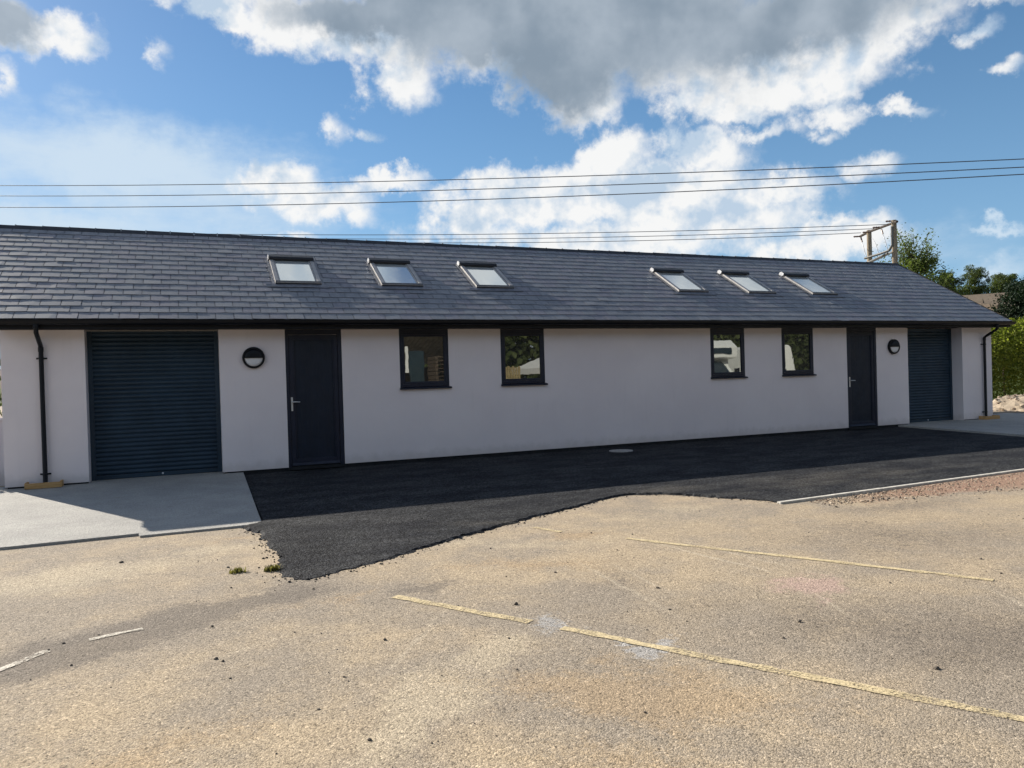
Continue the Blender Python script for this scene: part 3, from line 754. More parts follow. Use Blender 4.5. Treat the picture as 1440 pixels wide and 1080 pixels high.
# doors
def door(x0, x1):
    y = .012; z0 = ZB - .005
    fr = MB(); xa, xb, zt = x0 + .002, x1 - .002, ZT - .002
    fr.prism([(xa, z0), (xa + .054, z0), (xa + .054, 2.42), (xb - .070, 2.42), (xb - .070, z0), (xb, z0), (xb, zt), (xa, zt)], y, y + .07)
    d = fr.build('door', M['anth'], BL, bevel=.004)
    MB().box(x0 + .002, x1 - .002, -.020, .085, z0 - .045, z0 - .001).build('threshold', M['plinth'], d, bevel=.004)
    ys = y + .012; L0, L1, B0, B1 = x0 + .061, x1 - .077, z0 + .02, 2.415
    s = MB(); s.ring(L0, L1, B0, B1, .082, .068, .11, .078, ys, ys + .055)
    s.build('leaf_frame', M['anth'], d, bevel=.005)
    p = MB(); a, b = L0 + .082, L1 - .068; n = 7; w = (b - a) / n; yp = ys + .026
    for i in range(n):
        xa, xb = a + i * w, a + (i + 1) * w; e = .0035
        zz0, zz1 = B0 + .11, B1 - .078
        p.add([(xa, yp + .002, zz0), (xa + e, yp, zz0), (xb - e, yp, zz0), (xb, yp + .002, zz0), (xa, yp + .002, zz1), (xa + e, yp, zz1), (xb - e, yp, zz1), (xb, yp + .002, zz1)],
              [(0, 1, 5, 4), (1, 2, 6, 5), (2, 3, 7, 6)])
    p.build('door_panel', M['panel'], d, fix=False)
    bz = MB(); bb = .018; bz.ring(a, b, B0 + .11, B1 - .078, bb, bb, bb, bb, ys + .008, yp + .006)
    bz.build('bead', M['anth'], d, bevel=.003)
    wb = MB(); wb.add([(L0 + .01, ys, B0 + .055), (L1 - .01, ys, B0 + .055), (L1 - .01, ys - .028, B0 + .012), (L0 + .01, ys - .028, B0 + .012), (L0 + .01, ys, B0 + .008), (L1 - .01, ys, B0 + .008)],
                      [(0, 1, 2, 3), (3, 2, 5, 4), (0, 3, 4), (1, 5, 2)])
    wb.build('weather_bar', M['anth'], d, fix=False)
    hx = L0 + .030; hz = 1.20; h = MB()
    h.box(hx - .016, hx + .016, ys - .010, ys - .0005, hz - .14, hz + .105)
    h.tube([(hx, ys - .008, hz + .02), (hx, ys - .05, hz + .02)], .011, 12)
    h.tube([(hx - .004, ys - .05, hz + .02), (hx + .06, ys - .054, hz + .020), (hx + .135, ys - .05, hz + .017)], [.012, .0105, .009], 10)
    h.tube([(hx, ys - .009, hz - .065), (hx, ys - .018, hz - .065)], .011, 12)
    h.build('handle', M['chrome'], d, smooth=R(40))
    return d
door(1.557, 2.55); door(14.84, 15.834)

# windows
def window(x0, x1, i):
    y = .004; z0, z1 = 1.40, ZT
    f = MB(); f.ring(x0 + .002, x1 - .002, z0 + .02, z1 - .002, .05, .05, .052, .098, y, y + .07)
    w = f.build('window', M['anth'], BL, bevel=.004)
    ys = y - .006; a, b, c, d = x0 + .054, x1 - .054, z0 + .074, z1 - .102; t = .042
    s = MB(); s.ring(a, b, c, d, t, t, t, t, ys, ys + .05)
    s.build('frame', M['anth'], w, bevel=.005)
    g = MB(); yy = ys + .024; tl = [(-.0005, .0007), (.0006, -.0004), (.0002, .0005), (-.0006, .0003)][i]
    g.add([(a + t - .003, yy + tl[0], c + t - .003), (b - t + .003, yy + tl[1], c + t - .003), (b - t + .003, yy + tl[1] + .0006, d - t + .003), (a + t - .003, yy + tl[0], d - t + .003)], [(0, 1, 2, 3)])
    g.build('pane', M['glass'], w, fix=False)
    k = MB(); k.prism([(-.055, z0 - .028), (-.055, z0 - .004), (.03, z0 + .018), (.03, z0 - .028)], x0 - .012, x1 + .035, fn=lambda u, v, z: (v, u, z))
    k.build('sill', M['anth'], w, bevel=.003)
for i, o in enumerate(OPEN[2:6]): window(o[0], o[1], i)

# rooflights
def skylight(cx, i):
    x0, x1, s0, s1 = cx - .425, cx + .425, 1.47, 2.76; nb, nt = .012, .066
    f = MB(); f.ring(x0, x1, s0 + .001, s1, .072, .072, .07, .1, nb, nt, fn=lambda x, n, q: rp(x, q, n))
    w = f.build('rooflight', M['clad'], BL, bevel=.006)
    h = MB(); pr = [(s1 - .15, nt - .02), (s1 - .15, nt + .025), (s1 - .11, nt + .052), (s1 + .0, nt + .050), (s1 + .045, nt + .015), (s1 + .045, nb)]
    h.prism([(s, n) for s, n in pr], x0 - .010, x1 + .010, fn=lambda s, x, n: rp(x, s, n)); h.build('hood', M['hood'], w, bevel=.008)
    e = MB(); e.prism([(s1 - .11, nt + .0), (s1 - .10, nt + .054), (s1 + .0, nt + .055), (s1 + .05, nt + .015), (s1 + .05, nb), (s1 - .04, nb)], x0 - .022, x0 - .0105, fn=lambda s, x, n: rp(x, s, n))
    e.build('hood_cap', M['chrome'], w)
    b = MB(); b.prism([(s0 - .004, nb), (s0 - .004, nt - .02), (s0 + .015, nt + .004), (s0 + .075, nt + .004), (s0 + .075, nb)], x0 + .001, x1 - .001, fn=lambda s, x, n: rp(x, s, n))
    b.build('bottom_rail', M['hood'], w, bevel=.004)
    sh = MB(); sh.ring(x0 + .074, x1 - .074, s0 + .077, s1 - .06, .026, .026, .034, .03, nb, nt - .012, fn=lambda x, n, q: rp(x, q, n))
    sh.build('sash', M['clad'], w, bevel=.003)
    p = MB(); p.add([rp(x0 + .097, s0 + .108, nt - .024), rp(x1 - .097, s0 + .108, nt - .024), rp(x1 - .097, s1 - .095, nt - .024), rp(x0 + .097, s1 - .095, nt - .024)], [(0, 1, 2, 3)])
    p.build('pane', M['skyglass'], w, fix=False)
    fl = MB(); n = 10; vs = []; rr = random.Random(i)
    for k in range(n + 1):
        x = x0 - .17 + (x1 - x0 + .34) * k / n; bend = .032
        vs += [rp(x, s0 - .125 + rr.gauss(0, .004), .026 + rr.gauss(0, .002)), rp(x, s0 + .0, bend), rp(x, s0 - .125, .018)]
    fl.add(vs, [(3 * k, 3 * k + 3, 3 * k + 4, 3 * k + 1) for k in range(n)] + [(3 * k + 2, 3 * k + 5, 3 * k + 3, 3 * k) for k in range(n)])
    fl.build('flashing', M['lead'], w, fix=False)
    for sx in (x0 - .055, x1 + .002):
        g = MB(); g.box(sx, sx + .053, s0, s1 + .05, .024, .030, fn=lambda x, s, n: rp(x, s, n)); g.build('side_flashing', M['lead'], w)
for i, c in enumerate(SKX): skylight(c, i)

# wall lamps
def lamp(x, z, label, first=None):
    if first is None:
        o = empty('wall_lamp', label, 'wall lamp', (x, 0, z), 'round bulkhead lamps on the front wall')
        f = lambda a, b, h: (a, -h, b)
        MB().lathe([(.150, .001), (.187, .004), (.188, .05), (.182, .062), (.170, .066), (.156, .064), (.150, .052), (.150, .03), (.148, .03)], 48, fn=f).build('rim', M['black'], o, smooth=R(35))
        d = MB(); n = 24; vs = []; fs = []; rings = 6
        for j in range(rings + 1):
            q = j / rings; rr = .150 * math.cos(q * math.pi / 2) ** .8 if j < rings else 0; h = .045 + .035 * math.sin(q * math.pi / 2)
            for k in range(n + 1):
                a = math.pi + math.pi * k / n; vs.append((rr * math.cos(a), -h, rr * math.sin(a)))
        for j in range(rings):
            for k in range(n): i = j * (n + 1) + k; fs.append((i, i + 1, i + n + 2, i + n + 1))
        d.add(vs, fs); d.build('diffuser', M['diff'], o, smooth=True)
        c = MB(); vs = []; fs = []
        for j in range(rings + 1):
            q = j / rings; rr = .152 * math.cos(q * math.pi / 2) ** .7 if j < rings else 0; h = .062 + .034 * math.sin(q * math.pi / 2)
            for k in range(n + 1):
                a = math.pi * k / n; vs.append((rr * math.cos(a), -h, rr * math.sin(a)))
        for j in range(rings):
            for k in range(n): i = j * (n + 1) + k; fs.append((i, i + 1, i + n + 2, i + n + 1))
        c.add(vs, fs); c.box(-.148, .148, -.094, -.04, -.008, -.001); c.build('hood', M['black'], o, smooth=R(40))
        return o
    c = copy_tree(first); c.location = (x, 0, z); c['label'] = label; return c
l1 = lamp(1.02, 2.018, 'round black half-hooded wall lamp between the wide near shutter and the nearer door')
lamp(16.40, 2.035, 'round black half-hooded wall lamp between the far door and the far shutter', l1)

# timber formwork under the downpipes
def formwork(x, y, z, wd, label):
    o = empty('timber_box', label, 'timber box', (x, y, z), 'raw timber boxes at the downpipe feet')
    MB().box(-wd / 2, wd / 2, -.02, .012, 0, .085).build('front_board', M['wood'], o, bevel=.003)
    for sx in (-wd / 2, wd / 2 - .03): MB().box(sx, sx + .03, .0125, .185, 0, .095).build('side_board', M['wood'], o, bevel=.003)
    return o
formwork(-2.16, -.22, .036, .50, 'raw timber box on the concrete at the foot of the left downpipe')
formwork(19.76, -.22, .043, .56, 'raw timber box on the concrete at the foot of the right downpipe')

# ------------------------------------------------------------------ poles and wires
def hpole():
    o = empty('utility_pole', 'weathered twin-post timber power pole with crossarm behind the roof ridge', 'power pole', (32.5, 14.2, GZ))
    PL, PR = Vector((33.16, 15.54)) - Vector((32.5, 14.2)), Vector((31.8, 12.85)) - Vector((32.5, 14.2))
    for q, h in ((PL, 8.80), (PR, 8.72)):
        MB().tube([(q.x, q.y, -.5), (q.x, q.y, 3), (q.x, q.y, 6), (q.x, q.y, h)], [.175, .155, .135, .118], 14).build('post', M['pole'], o, smooth=R(50))
    dr = (PR - PL).normalized(); a = PL - dr * 1.15; b = PR + dr * .35
    c = MB(); c.tube([(a.x, a.y, 8.70), (PL.x, PL.y, 8.72), (PR.x, PR.y, 8.60), (b.x, b.y, 8.58)], .065, 6); c.build('crossarm', M['rust'], o)
    ins = []
    for f in (a, (PL + PR) / 2 - dr * .1, PR - dr * .05, PL + dr * .1):
        m_ = MB(); m_.lathe([(.03, 0), (.05, .06), (.03, .12), (.05, .18), (.03, .24), (.05, .30), (.02, .36)], 10, fn=lambda x, y, h, f=f: (f.x - h * .85, f.y + h * .53 + y, 8.69 + x)); m_.build('insulator', M['porc'], o)
    # lower steelwork: platform channel, droppers, curved conduit on the right post
    z = 7.12
    l = MB(); e0 = PL - dr * .75; l.tube([(e0.x, e0.y, z - .05), (PR.x, PR.y, z + .10)], .05, 6); l.build('lower_crossarm', M['steel'], o); l = MB(); l.tube([(e0.x - .3, e0.y + .15, z - .15), (PR.x - .3, PR.y + .15, z)], .05, 6); l.build('lower_crossarm', M['steel'], o)
    cd_ = MB(); cd_.tube([(PR.x - .17, PR.y - .02, 8.4), (PR.x - .18, PR.y - .02, 7.5), (PR.x - .25, PR.y + .1, 7.25), (PR.x - .25, PR.y + .6, 7.18), (PR.x - .2, PR.y + 1.6, 7.1)], .06, 8); cd_.build('conduit', M['steel'], o, smooth=R(50))
    for (q, zt) in ((a, 8.66), ((PL + PR) / 2, 8.60), (PL + dr * .4, 8.3)):
        f1 = MB(); f1.tube([(q.x, q.y, zt), (q.x + dr.x * .45, q.y + dr.y * .45, 7.9), (q.x + dr.x * .85, q.y + dr.y * .85, 7.15)], .018, 6); f1.build('dropper_cable', M['wire'], o)
    fu = MB(); q = a; fu.tube([(q.x + dr.x * .05, q.y + dr.y * .05, 8.62), (q.x + dr.x * .2, q.y + dr.y * .2, 8.36)], .04, 8); fu.build('fuse', M['porc'], o)
    fu = MB(); q = (PL + PR) / 2; fu.tube([(q.x + dr.x * .05, q.y + dr.y * .05, 8.55), (q.x + dr.x * .2, q.y + dr.y * .2, 8.30)], .04, 8); fu.build('fuse', M['porc'], o)
    tr = MB(); q = (PL + PR) / 2; tr.box(q.x - .45, q.x + .45, q.y - .4, q.y + .4, 5.6, 6.6); tr.build('transformer', M['steel'], o, bevel=.05)
hpole()
def wire(P0, dr, q, s0, s1, rad, label, group):
    d = Vector(dr).normalized(); n = 40; mb = MB(); pts = []
    for i in range(n + 1):
        s = s0 + (s1 - s0) * i / n; pts.append((P0[0] + d.x * s, P0[1] + d.y * s, q[0] * s * s + q[1] * s + q[2]))
    mb.tube(pts, rad, 6); return tag(mb.build('power_line', M['wire'], smooth=True), label, 'power line', group)
UP = [((12.0, 24.0), (.000396572, -.0744034, 11.91)), ((11.566, 23.454), (.00046271, -.0692669, 11.2109)), ((11.132, 22.908), (.000536254, -.0621889, 10.5164))]
for (p, q), nm in zip(UP, ('topmost', 'middle', 'lowest')):
    wire(p, (.78, -.62), q, -75, 75, .021, nm + ' of the three power lines crossing the whole sky', 'three power lines across the sky')
LO = [((31.95, 13.3), (.000693221, .0202904, 8.53332), .36), ((33.1, 15.4), (.000862164, .014277, 8.77087), .14), ((33.2, 16.55), (.00107805, .00903778, 8.76445), .1)]
for (p, q, s), nm in zip(LO, ('topmost', 'middle', 'lowest')):
    wire(p, (-.85, .53), q, s - .45, 62, .017, nm + ' of the three thin power lines running to the twin-post pole just above the ridge', 'three power lines at the twin-post pole')

# ------------------------------------------------------------------ hill and trees
HD = Vector((.92, .39)); 
HD.normalize()
def hill_z(x, y):
    v = Vector((x, y + 13.94)); t = v.dot(Vector((.84, .543))); s = v.dot(Vector((-.543, .84)))
    prof = [(36, -.5), (42, .6), (50, 3.4), (60, 5.0), (90, 7.6), (120, 10.2), (180, 15.2), (240, 19.8), (300, 22), (420, 23), (700, 19), (1000, -2)]
    z = -.5
    for (a, za), (b, zb) in zip(prof, prof[1:]):
        if a <= t <= b: z = za + (zb - za) * (t - a) / (b - a); break
    else: z = -2 if t > 1000 else -.6
    side = max(0, abs(s) - 150) / 350
    return z * max(0, 1 - side ** 2) - (.6 if side >= 1 else 0) + (1.0 * math.sin(s * .03 + 1) * math.sin(t * .02) if t > 100 else 0)
def hill():
    ts = [34, 36, 39, 42, 46, 50, 55, 60, 70, 80, 90, 105, 120, 140, 160, 180, 200, 220, 240, 260, 280, 300, 340, 380, 420, 500, 600, 700, 850, 1000]
    ss = list(range(-520, 521, 20)); V = []; F = []
    for t in ts:
        for s in ss:
            x, y = .84 * t - .543 * s, -13.94 + .543 * t + .84 * s
            V.append((x, y, hill_z(x, y)))
    n = len(ss)
    for j in range(len(ts) - 1):
        for i in range(n - 1): F.append((j * n + i, j * n + i + 1, (j + 1) * n + i + 1, (j + 1) * n + i))
    me = bpy.data.meshes.new('hill'); me.from_pydata(V, [], F); me.update()
    return tag(link('hill', me, M['field'], smooth=True), 'brown stubble field rising behind the building', None, kind='structure')
hill()

def limb_pts(p0, d, L, n=5, wob=.12):
    p = Vector(p0); d = Vector(d).normalized(); out = [p.copy()]
    for i in range(n):
        d = (d + Vector((random.gauss(0, wob), random.gauss(0, wob), random.gauss(.06, wob * .6)))).normalized()
        p = p + d * (L / n); out.append(p.copy())
    return out

def tree(name, label, loc, H, cw, trunk_r, leaf, lm, n_clump, per, base=.3, shape=1.0, group=None, limbs=10, bare=0, clump_r=.16):
    o = empty(name, label, 'tree', loc, group)
    tr = MB(); top = [(0, 0, -.4), (random.gauss(0, .02) * H, 0, H * .25), (random.gauss(0, .03) * H, random.gauss(0, .03) * H, H * .55), (random.gauss(0, .03) * H, random.gauss(0, .03) * H, H * .86)]
    tr.tube(top, [trunk_r, trunk_r * .8, trunk_r * .5, trunk_r * .15], 8)
    tips = []
    for i in range(limbs):
        f = base + (.85 - base) * (i + random.random()) / limbs
        a = i * 2.4 + random.gauss(0, .3); z = f * H
        k = min(3, int(f / .29)); w = Vector(top[min(k, 2)]).lerp(Vector(top[min(k + 1, 3)]), .4); w.z = z
        ln = cw * .5 * (1.05 - .55 * abs(f - .5) * 1.3) * random.uniform(.8, 1.15)
        pts = limb_pts(w, (math.cos(a), math.sin(a), random.uniform(.35, .9)), ln, 5)
        r0 = trunk_r * .35; tr.tube(pts, [r0, r0 * .8, r0 * .6, r0 * .4, r0 * .25, r0 * .1], 5); tips += pts[2:]
        for _ in range(3):
            q = random.choice(pts[1:4]); p2 = limb_pts(q, (math.cos(a + random.gauss(0, .9)), math.sin(a + random.gauss(0, .9)), random.uniform(.1, 1.2)), ln * .5, 4)
            tr.tube(p2, [r0 * .4, r0 * .3, r0 * .2, r0 * .12, r0 * .05], 4); tips += p2[1:]
    tr.build('trunk', M['bark'], o, smooth=True, fix=False)
    C = []
    zs = np.array([0, 0, H * (base + 1) / 2])
    for k in range(n_clump):
        if random.random() < .7: c = np.array(random.choice(tips)) + RNG.normal(0, cw * .05, 3)
        else:
            d = RNG.normal(size=3); d /= np.linalg.norm(d); rr = RNG.uniform(.35, 1.0) ** .5
            c = zs + d * rr * np.array([cw * .47, cw * .47, H * (1 - base) * .5 * shape])
        rad = cw * clump_r * RNG.uniform(.5, 1.2)
        m_ = int(per * RNG.uniform(.5, 1.4))
        d = RNG.normal(size=(m_, 3)); d /= np.linalg.norm(d, axis=1)[:, None]
        C.append(c + d * (rad * RNG.uniform(.3, 1, m_) ** .6)[:, None] * np.array([1, 1, .75]))
    if bare:
        for q in random.sample(tips, min(bare, len(tips))): C.append(np.array(q) + RNG.normal(0, cw * .03, (5, 3)))
    P = leaf_quads(np.concatenate(C), leaf)
    link('crown', quads_mesh('crown', P), lm, o)
    return o

# sparse ash behind the pole: dense lower crown with thin leafy twigs above
def ash():
    o = empty('ash_tree', 'sparse green tree with bare upper twigs standing beside the power pole', 'tree', (40.75, 18.85, GZ))
    tr = MB(); tr.tube([(0, 0, -.4), (.1, 0, 3), (0, .1, 6), (.1, 0, 8.2)], [.2, .16, .1, .05], 8); C = []; T = []
    for i in range(34):
        a = random.uniform(0, 6.28); z0 = random.uniform(4.8, 8.0); L = random.uniform(1.4, 3.3) * (1.0 if z0 > 6 else .8)
        steep = random.uniform(.5, 2.2)
        pts = limb_pts((.05, .05, z0), (math.cos(a), math.sin(a), steep), L, 6, .13)
        tr.tube(pts, [.035, .03, .024, .018, .012, .008, .004], 5); T += pts[2:]
        for _ in range(3):
            q = random.choice(pts[2:5]); p2 = limb_pts(q, (math.cos(a + random.gauss(0, .8)), math.sin(a + random.gauss(0, .8)), random.uniform(.3, 1.8)), L * .4, 4, .15)
            tr.tube(p2, [.014, .011, .009, .006, .003], 4); T += p2[1:]
    tr.build('trunk', M['bark'], o, smooth=True, fix=False)
    for q in T: 
        q = np.array(q); k = 16 if q[2] < 8.0 else 6
        C.append(q + RNG.normal(0, .15, (k, 3)))
    for _ in range(52):
        c = np.array([RNG.normal(0, .58), RNG.normal(0, .62), RNG.uniform(3.2, 8.7)]); c[:2] *= 1.25 - .09 * abs(c[2] - 6.0) * 2
        m_ = int(RNG.uniform(40, 90)); C.append(c + RNG.normal(0, .24, (m_, 3)))
    for _ in range(26):
        c = np.array([RNG.normal(0, 1.0), RNG.normal(0, 1.0), RNG.uniform(5.8, 7.8)]); C.append(c + RNG.normal(0, .22, (36, 3)))
    link('crown', quads_mesh('crown', leaf_quads(np.concatenate(C), .125, .62)), M['leafA'], o)
ash()
def hz(x, y): return hill_z(x, y)
G = 'trees along the hill crest'
def crest_tree(name, label, x, y, H, cw, zb, leaf=.55, n=70, per=60, base=.12, tall=1.0):
    tree(name, label, (x, y, zb), H, cw, .35, leaf * .62, M['leafB'], int(n * 1.6), int(per * 1.7), base, tall, G, limbs=12, clump_r=.17)
crest_tree('oak_tree', 'dark rounded tree on the skyline just right of the sparse pole-side tree', 156.4, 104.7, 6.0, 5.8, 15.5, .4, 80, 70, .02)
crest_tree('oak_tree', 'tall pale green tree standing highest on the hill crest', 238.8, 156.7, 10.4, 8.2, 22.6, .55, 62, 60, .12)
crest_tree('oak_tree', 'broad domed dark tree at the right end of the hill crest', 252.6, 156.3, 8.0, 9.0, 22.3, .55, 80, 70, .05)
def hedgerow(name, label, cat, path, h, wd, leaf, lm, dens, z_of, jit=.3, zbot=0):
    C = []
    for a, b in zip(path, path[1:]):
        L = math.hypot(b[0] - a[0], b[1] - a[1]); n = int(L * dens)
        f = RNG.uniform(0, 1, n); x = a[0] + (b[0] - a[0]) * f; y = a[1] + (b[1] - a[1]) * f
        nx, ny = -(b[1] - a[1]) / L, (b[0] - a[0]) / L
        ph = (x * 1.3 + y * .9)
        hh = h * (1 + jit * (.5 * np.sin(ph * 1.1) * np.sin(ph * .37 + 1) + .3 * np.sin(ph * 3.1)))
        v = RNG.uniform(0, 1, n) ** .7; th = RNG.uniform(-1, 1, n); th = np.sign(th) * np.abs(th) ** .35
        wv = wd * .5 * np.sqrt(np.clip(1 - (np.clip(v, .5, 1) - .5) ** 2 * 3.2, .05, 1)) * (1 + .3 * np.sin(ph * 2.3 + v * 5))
        z = np.array([z_of(p, q) for p, q in zip(x, y)])
        C.append(np.stack([x + nx * th * wv, y + ny * th * wv, z + zbot + v * (hh - zbot)], 1) + RNG.normal(0, leaf * .5, (n, 3)))
    return np.concatenate(C)
C = hedgerow('', '', '', [(200, 152), (236, 158), (262, 153), (300, 140)], 5.6, 4, .4, None, 260, lambda x, y: hz(x, y) - .3, .30)
tag(link('field_hedge', quads_mesh('field_hedge', leaf_quads(C, .48, .7)), M['leafB']), 'long dark hedge along the top of the brown field', 'hedge')
# garden hedge at the right
ho = empty('garden_hedge', 'tall sunlit yellow-green hedge beyond the right end of the building', 'hedge', (31, 6.4, GZ))
path = [(27.2, 13.0), (30.2, 7.0), (35, .5), (40, -6)]
C = hedgerow('', '', '', path, 3.3, 2.0, .10, None, 5200, lambda x, y: GZ, .13, .15)
link('foliage', quads_mesh('foliage', leaf_quads(C - np.array([31, 6.4, GZ]), .105, .6, up=.3)), M['leafH'], ho)
mb = MB()
for i in range(40):
    f = i / 39 * 2.999; k = int(f); a, b = path[k], path[k + 1]; q = f - k
    x, y = a[0] + (b[0] - a[0]) * q + random.gauss(0, .2) - 31, a[1] + (b[1] - a[1]) * q + random.gauss(0, .2) - 6.4
    mb.tube([(x, y, -.1), (x + random.gauss(0, .1), y, 1.2), (x + random.gauss(0, .3), y + random.gauss(0, .3), 2.6)], [.05, .035, .01], 5)
mb.build('stem', M['bark'], ho)
# dark conifer behind the hedge
def conifer():
    o = empty('conifer', 'dark green conifer with layered branches rising behind the hedge', 'tree', (38.9, 10.3, GZ))
    tr = MB(); tr.tube([(0, 0, -.4), (0, 0, 3), (0, 0, 6.0)], [.22, .15, .03], 8); C = []
    for i in range(60):
        z = .8 + 4.6 * (i / 60); a = i * 2.4 + random.gauss(0, .25); L = (3.2 - .38 * z) * random.uniform(.75, 1.15)
        pts = limb_pts((0, 0, z), (math.cos(a), math.sin(a), .12), L, 5, .06); tr.tube(pts, [.04, .03, .025, .02, .012, .005], 5)
        for q in pts[1:]: C.append(np.array(q) + RNG.normal(0, 1, (330, 3)) * np.array([.30, .30, .13]))
    tr.build('trunk', M['bark'], o, fix=False)
    link('crown', quads_mesh('crown', leaf_quads(np.concatenate(C), .12, .5, droop=.4)), M['leafC'], o)
conifer()
# hill fence behind the roof end
fo = empty('timber_fence', 'brown timber fence with pointed posts on the slope behind the roof end', 'fence', (0, 0, 0))
fa, fb = Vector((48.9, 22.6)), Vector((44.3, 16.2)); n = 4
for i in range(n):
    q = fa.lerp(fb, i / (n - 1)); z = hill_z(q.x, q.y); zt = [5.6, 5.9, 5.55, 5.25][i]
    p = MB(); p.box(q.x - .11, q.x + .11, q.y - .11, q.y + .11, z - .5, zt - .4)
    p.add([(q.x - .09, q.y - .09, zt - .4), (q.x + .09, q.y - .09, zt - .4), (q.x + .09, q.y + .09, zt - .4), (q.x - .09, q.y + .09, zt - .4), (q.x, q.y, zt + .1)], [(0, 1, 4), (1, 2, 4), (2, 3, 4), (3, 0, 4)])
    p.build('post', M['fence'], fo)
    if i < n - 1:
        q2 = fa.lerp(fb, (i + 1) / (n - 1)); zz = [5.5, 5.6, 5.3, 4.95]; d = (q2 - q).normalized(); w = Vector((-d.y, d.x)) * .02
        b = MB(); b.add([(q.x - w.x, q.y - w.y, z - .2), (q2.x - w.x, q2.y - w.y, hill_z(q2.x, q2.y) - .2), (q2.x - w.x, q2.y - w.y, zz[i + 1]), (q.x - w.x, q.y - w.y, zz[i]),
                         (q.x + w.x, q.y + w.y, z - .2), (q2.x + w.x, q2.y + w.y, hill_z(q2.x, q2.y) - .2), (q2.x + w.x, q2.y + w.y, zz[i + 1]), (q.x + w.x, q.y + w.y, zz[i])],
                        [(0, 1, 2, 3), (7, 6, 5, 4), (3, 2, 6, 7)]); b.build('board_panel', M['fence'], fo)

# rubble mound beyond the building's right corner
def mound():
    n = 40; V = []; F = []
    for j in range(n):
        for i in range(n):
            u, v = i / (n - 1) * 2 - 1, j / (n - 1) * 2 - 1; r = math.hypot(u, v)
            z = .62 * max(0, 1 - r ** 2) ** .8 + (.06 * math.sin(9 * u + 4 * v) * math.sin(7 * v - 2 * u) + random.gauss(0, .025)) * (1 if r < .97 else 0)
            V.append((u * 2.6 * .5 - v * 1.2 * .86 , u * -2.6 * .86 - v * 1.2 * .5, z - .06))
    for j in range(n - 1):
        for i in range(n - 1): F.append((j * n + i, j * n + i + 1, (j + 1) * n + i + 1, (j + 1) * n + i))
    o = empty('rubble_mound', 'low heap of pale soil and broken stone beyond the right corner', 'rubble heap', (26.6, 2.3, GZ))
    me = bpy.data.meshes.new('soil'); me.from_pydata(V, [], F); me.update(); link('soil', me, M['rubsoil'], o)
    pts = []; sz = []
    for _ in range(500):
        v = random.choice(V); pts.append((v[0] + random.gauss(0, .05), v[1] + random.gauss(0, .05), max(v[2], 0) - .01)); sz.append(random.uniform(.02, .07))
    s = stones('stones', pts, sz, M['rubble'], None); s.parent = o
M['rubsoil'] = simple('pale_dry_soil', (.40, .33, .25), .95, 0, .3, 3, .8, 12, .1)
mound()

# left of the building: low white wall and a hedge
wl = MB(); wl.box(-6.5, -2.80, 1.6, 1.78, -.2, 1.05); wl.box(-6.52, -2.78, 1.57, 1.81, 1.051, 1.10)
tag(wl.build('garden_wall', M['render'], bevel=.006), 'low white wall glimpsed past the left corner of the building', 'wall')
C = hedgerow('', '', '', [(-9, 3.4), (-3.35, 3.2)], 2.3, 1.4, .1, None, 1500, lambda x, y: GZ, .06)
tag(link('laurel_hedge', quads_mesh('laurel_hedge', leaf_quads(C, .12, .6)), M['leafB']), 'dark hedge behind the low white wall at the left', 'hedge')

# ------------------------------------------------------------------ what stands behind the camera and shows in the window glass
def wheel(o, x, y, r=.34):
    MB().lathe([(r * .6, -.1), (r, -.09), (r, .09), (r * .6, .1), (.01, .1)], 20, fn=lambda a, b, h: (x + h, y + a, r + b)).build('wheel', M['rubber'], o)
def motorhome(x, y):
    o = empty('motorhome', 'white overcab motorhome reflected in the third window', 'motorhome', (x, y, GZ))
    b = MB(); b.prism([(0, .45), (-6, .45), (-6, 3.0), (.35, 3.05), (.75, 2.75), (.7, 2.25), (.05, 2.15)], -1.1, 1.1, fn=lambda u, v, z: (v, u, z)); b.build('body', M['white'], o, bevel=.05)
    c = MB(); c.prism([(0.06, .4), (1.6, .4), (1.65, 1.0), (1.35, 1.15), (.75, 1.35), (.1, 2.12), (.06, 2.12)], -.95, .95, fn=lambda u, v, z: (v, u, z)); c.build('cab', M['white'], o, bevel=.06)
    w = MB(); w.add([(-.80, .80, 1.36), (.80, .80, 1.36), (.66, .17, 2.08), (-.66, .17, 2.08)], [(0, 1, 2, 3)]); w.build('windscreen', M['vglass'], o, fix=False)
    k = MB(); k.box(-.75, .75, .745, .765, 2.42, 2.68); k.build('overcab_window', M['vglass'], o)
    g = MB(); g.box(-.6, .6, 1.655, 1.68, .62, .92); g.build('grille', M['black'], o)
    for s in (-.72, .72): MB().box(s - .16, s + .16, 1.655, 1.685, .75, .95).build('headlight', M['chrome'], o)
    for s in (-1.0, 1.0):
        wheel(o, s * .9, .95); wheel(o, s * .9, -4.3); MB().box(s * 1.1 - .1, s * 1.1 + .1, .6, .75, 1.35, 1.75).build('mirror', M['black'], o)
motorhome(22.4, -15.2)
def caravan(x, y):
    o = empty('caravan', 'white touring caravan reflected in the fourth window', 'caravan', (x, y, GZ))
    b = MB(); b.prism([(-.98, .45), (1.12, .45), (1.16, 1.2), (.98, 1.9), (.85, 2.70), (.70, 2.80), (-.75, 2.80), (-.9, 2.7)], -5, 0); b.build('body', M['white'], o, bevel=.05)
    w = MB(); w.box(-.6, .45, .004, .03, 1.45, 2.15); w.build('window', M['vglass'], o, bevel=.01)
    t = MB(); t.box(-.9, .85, .004, .02, .85, .9); t.build('trim', M['black'], o)
    h = MB(); h.tube([(-.3, 0, .5), (0, 1.2, .5)], .04, 6); h.tube([(.3, 0, .5), (0, 1.2, .5)], .04, 6); h.build('drawbar', M['steel'], o)
    for s in (-1, 1): wheel(o, s * .95, -2.6)
caravan(25.9, -14.4)
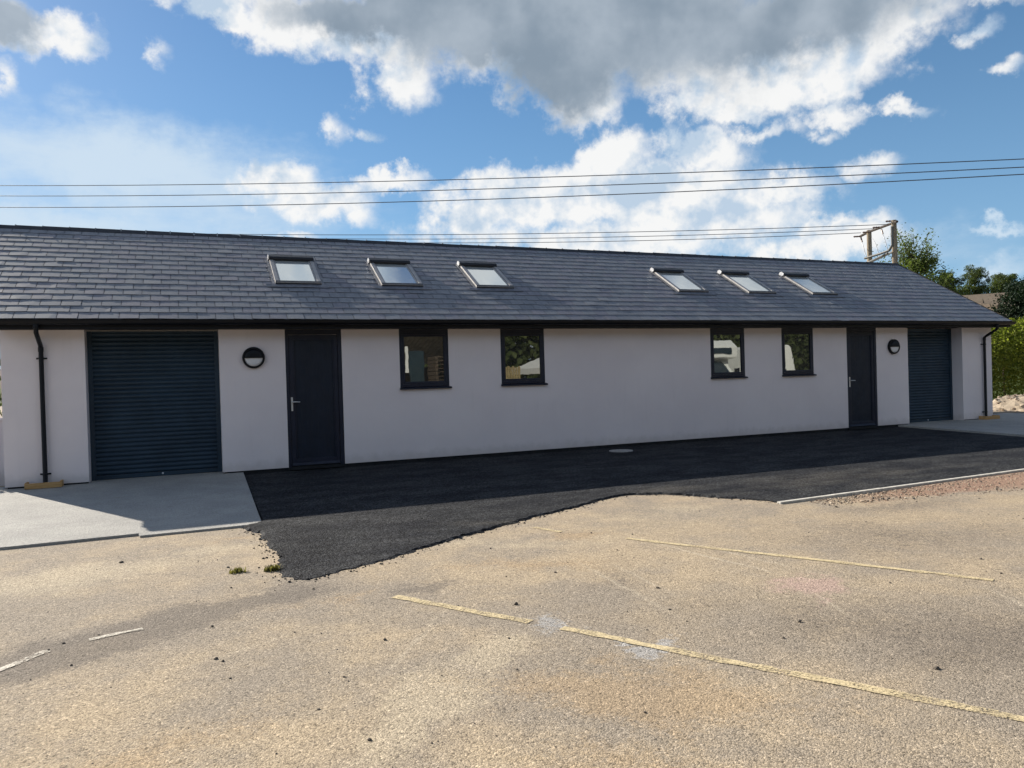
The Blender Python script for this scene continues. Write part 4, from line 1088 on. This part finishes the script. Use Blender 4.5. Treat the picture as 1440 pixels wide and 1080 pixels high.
def shed(x, y):
    o = empty('shed', 'open-fronted lean-to shed with tin roof reflected in the first window', 'shed', (x, y, GZ))
    MB().box(-2.6, 2.6, -3.4, -3.3, 0, 2.2).build('wall', M['fence'], o)
    r = MB(); n = 60; vs = []
    for i in range(n + 1):
        xx = -2.9 + 5.8 * i / n; dz = .025 * math.sin(i * math.pi)
        dz = .03 * (i % 2); vs += [(xx, .5, 3.5 + dz), (xx, -3.7, 2.3 + dz)]
    r.add(vs, [(2 * i, 2 * i + 2, 2 * i + 3, 2 * i + 1) for i in range(n)]); r.build('roof', M['tin'], o, fix=False)
    for s in (-2.5, 2.5): MB().box(s - .08, s + .08, -.08, .08, 0, 3.4).build('post', M['fence'], o)
    MB().box(-.55, .02, .10, .16, 0, 2.75).build('door', M['door_blue'], o); MB().box(-.70, -.58, .1, .16, 1.9, 2.95).build('panel', M['canvas'], o)
shed(8.5, -15.0)
po = empty('pallet_stack', 'stack of grey timber pallets reflected in the first window', 'pallets', (9.35, -14.6, GZ))
for k in range(17):
    m_ = MB(); z = .15 * k
    for j in range(5): m_.box(-.6, .6, -.5 + .22 * j, -.38 + .22 * j, z + .10, z + .125)
    for j in range(3): m_.box(-.6 + .53 * j, -.5 + .53 * j, -.5, .5, z, z + .099)
    m_.build('pallet', M['fence'], po)
pf = empty('panel_fence', 'yellowish timber panel fence reflected in the second window', 'fence', (12.2, -16.0, GZ))
for k in range(3):
    m_ = MB()
    for j in range(8): m_.box(-2.2 + 1.05 * k + .12 * j, -2.2 + 1.05 * k + .12 * j + .1, 0, .02, .05, 2.05 + .04 * (j % 2))
    m_.build('panel', M['fenceB'], pf)
go = empty('canopy', 'white canvas canopy on thin legs reflected in the second window', 'canopy', (15.15, -16.8, GZ))
mb = MB(); mb.add([(-1.5, -1.5, 2.0), (1.5, -1.5, 2.0), (1.5, 1.5, 2.0), (-1.5, 1.5, 2.0), (0, 0, 2.75), (-1.5, -1.5, 1.75), (1.5, -1.5, 1.75), (1.5, 1.5, 1.75), (-1.5, 1.5, 1.75)],
                  [(0, 1, 4), (1, 2, 4), (2, 3, 4), (3, 0, 4), (0, 5, 6, 1), (1, 6, 7, 2), (2, 7, 8, 3), (3, 8, 5, 0)]); mb.build('canvas', M['canvas'], go, fix=False)
for sx in (-1.45, 1.45):
    for sy in (-1.45, 1.45): MB().tube([(sx, sy, 0), (sx, sy, 1.98)], .03, 6).build('leg', M['steel'], go)
C = hedgerow('', '', '', [(-12, -26), (14, -27), (40, -24), (60, -8)], 8.5, 5, .45, None, 2000, lambda x, y: GZ, .12)
tag(link('tall_hedge', quads_mesh('tall_hedge', leaf_quads(C, .38, .7)), M['leafB']), 'tall dark hedge behind the parked motorhome, seen only in the window glass', 'hedge')
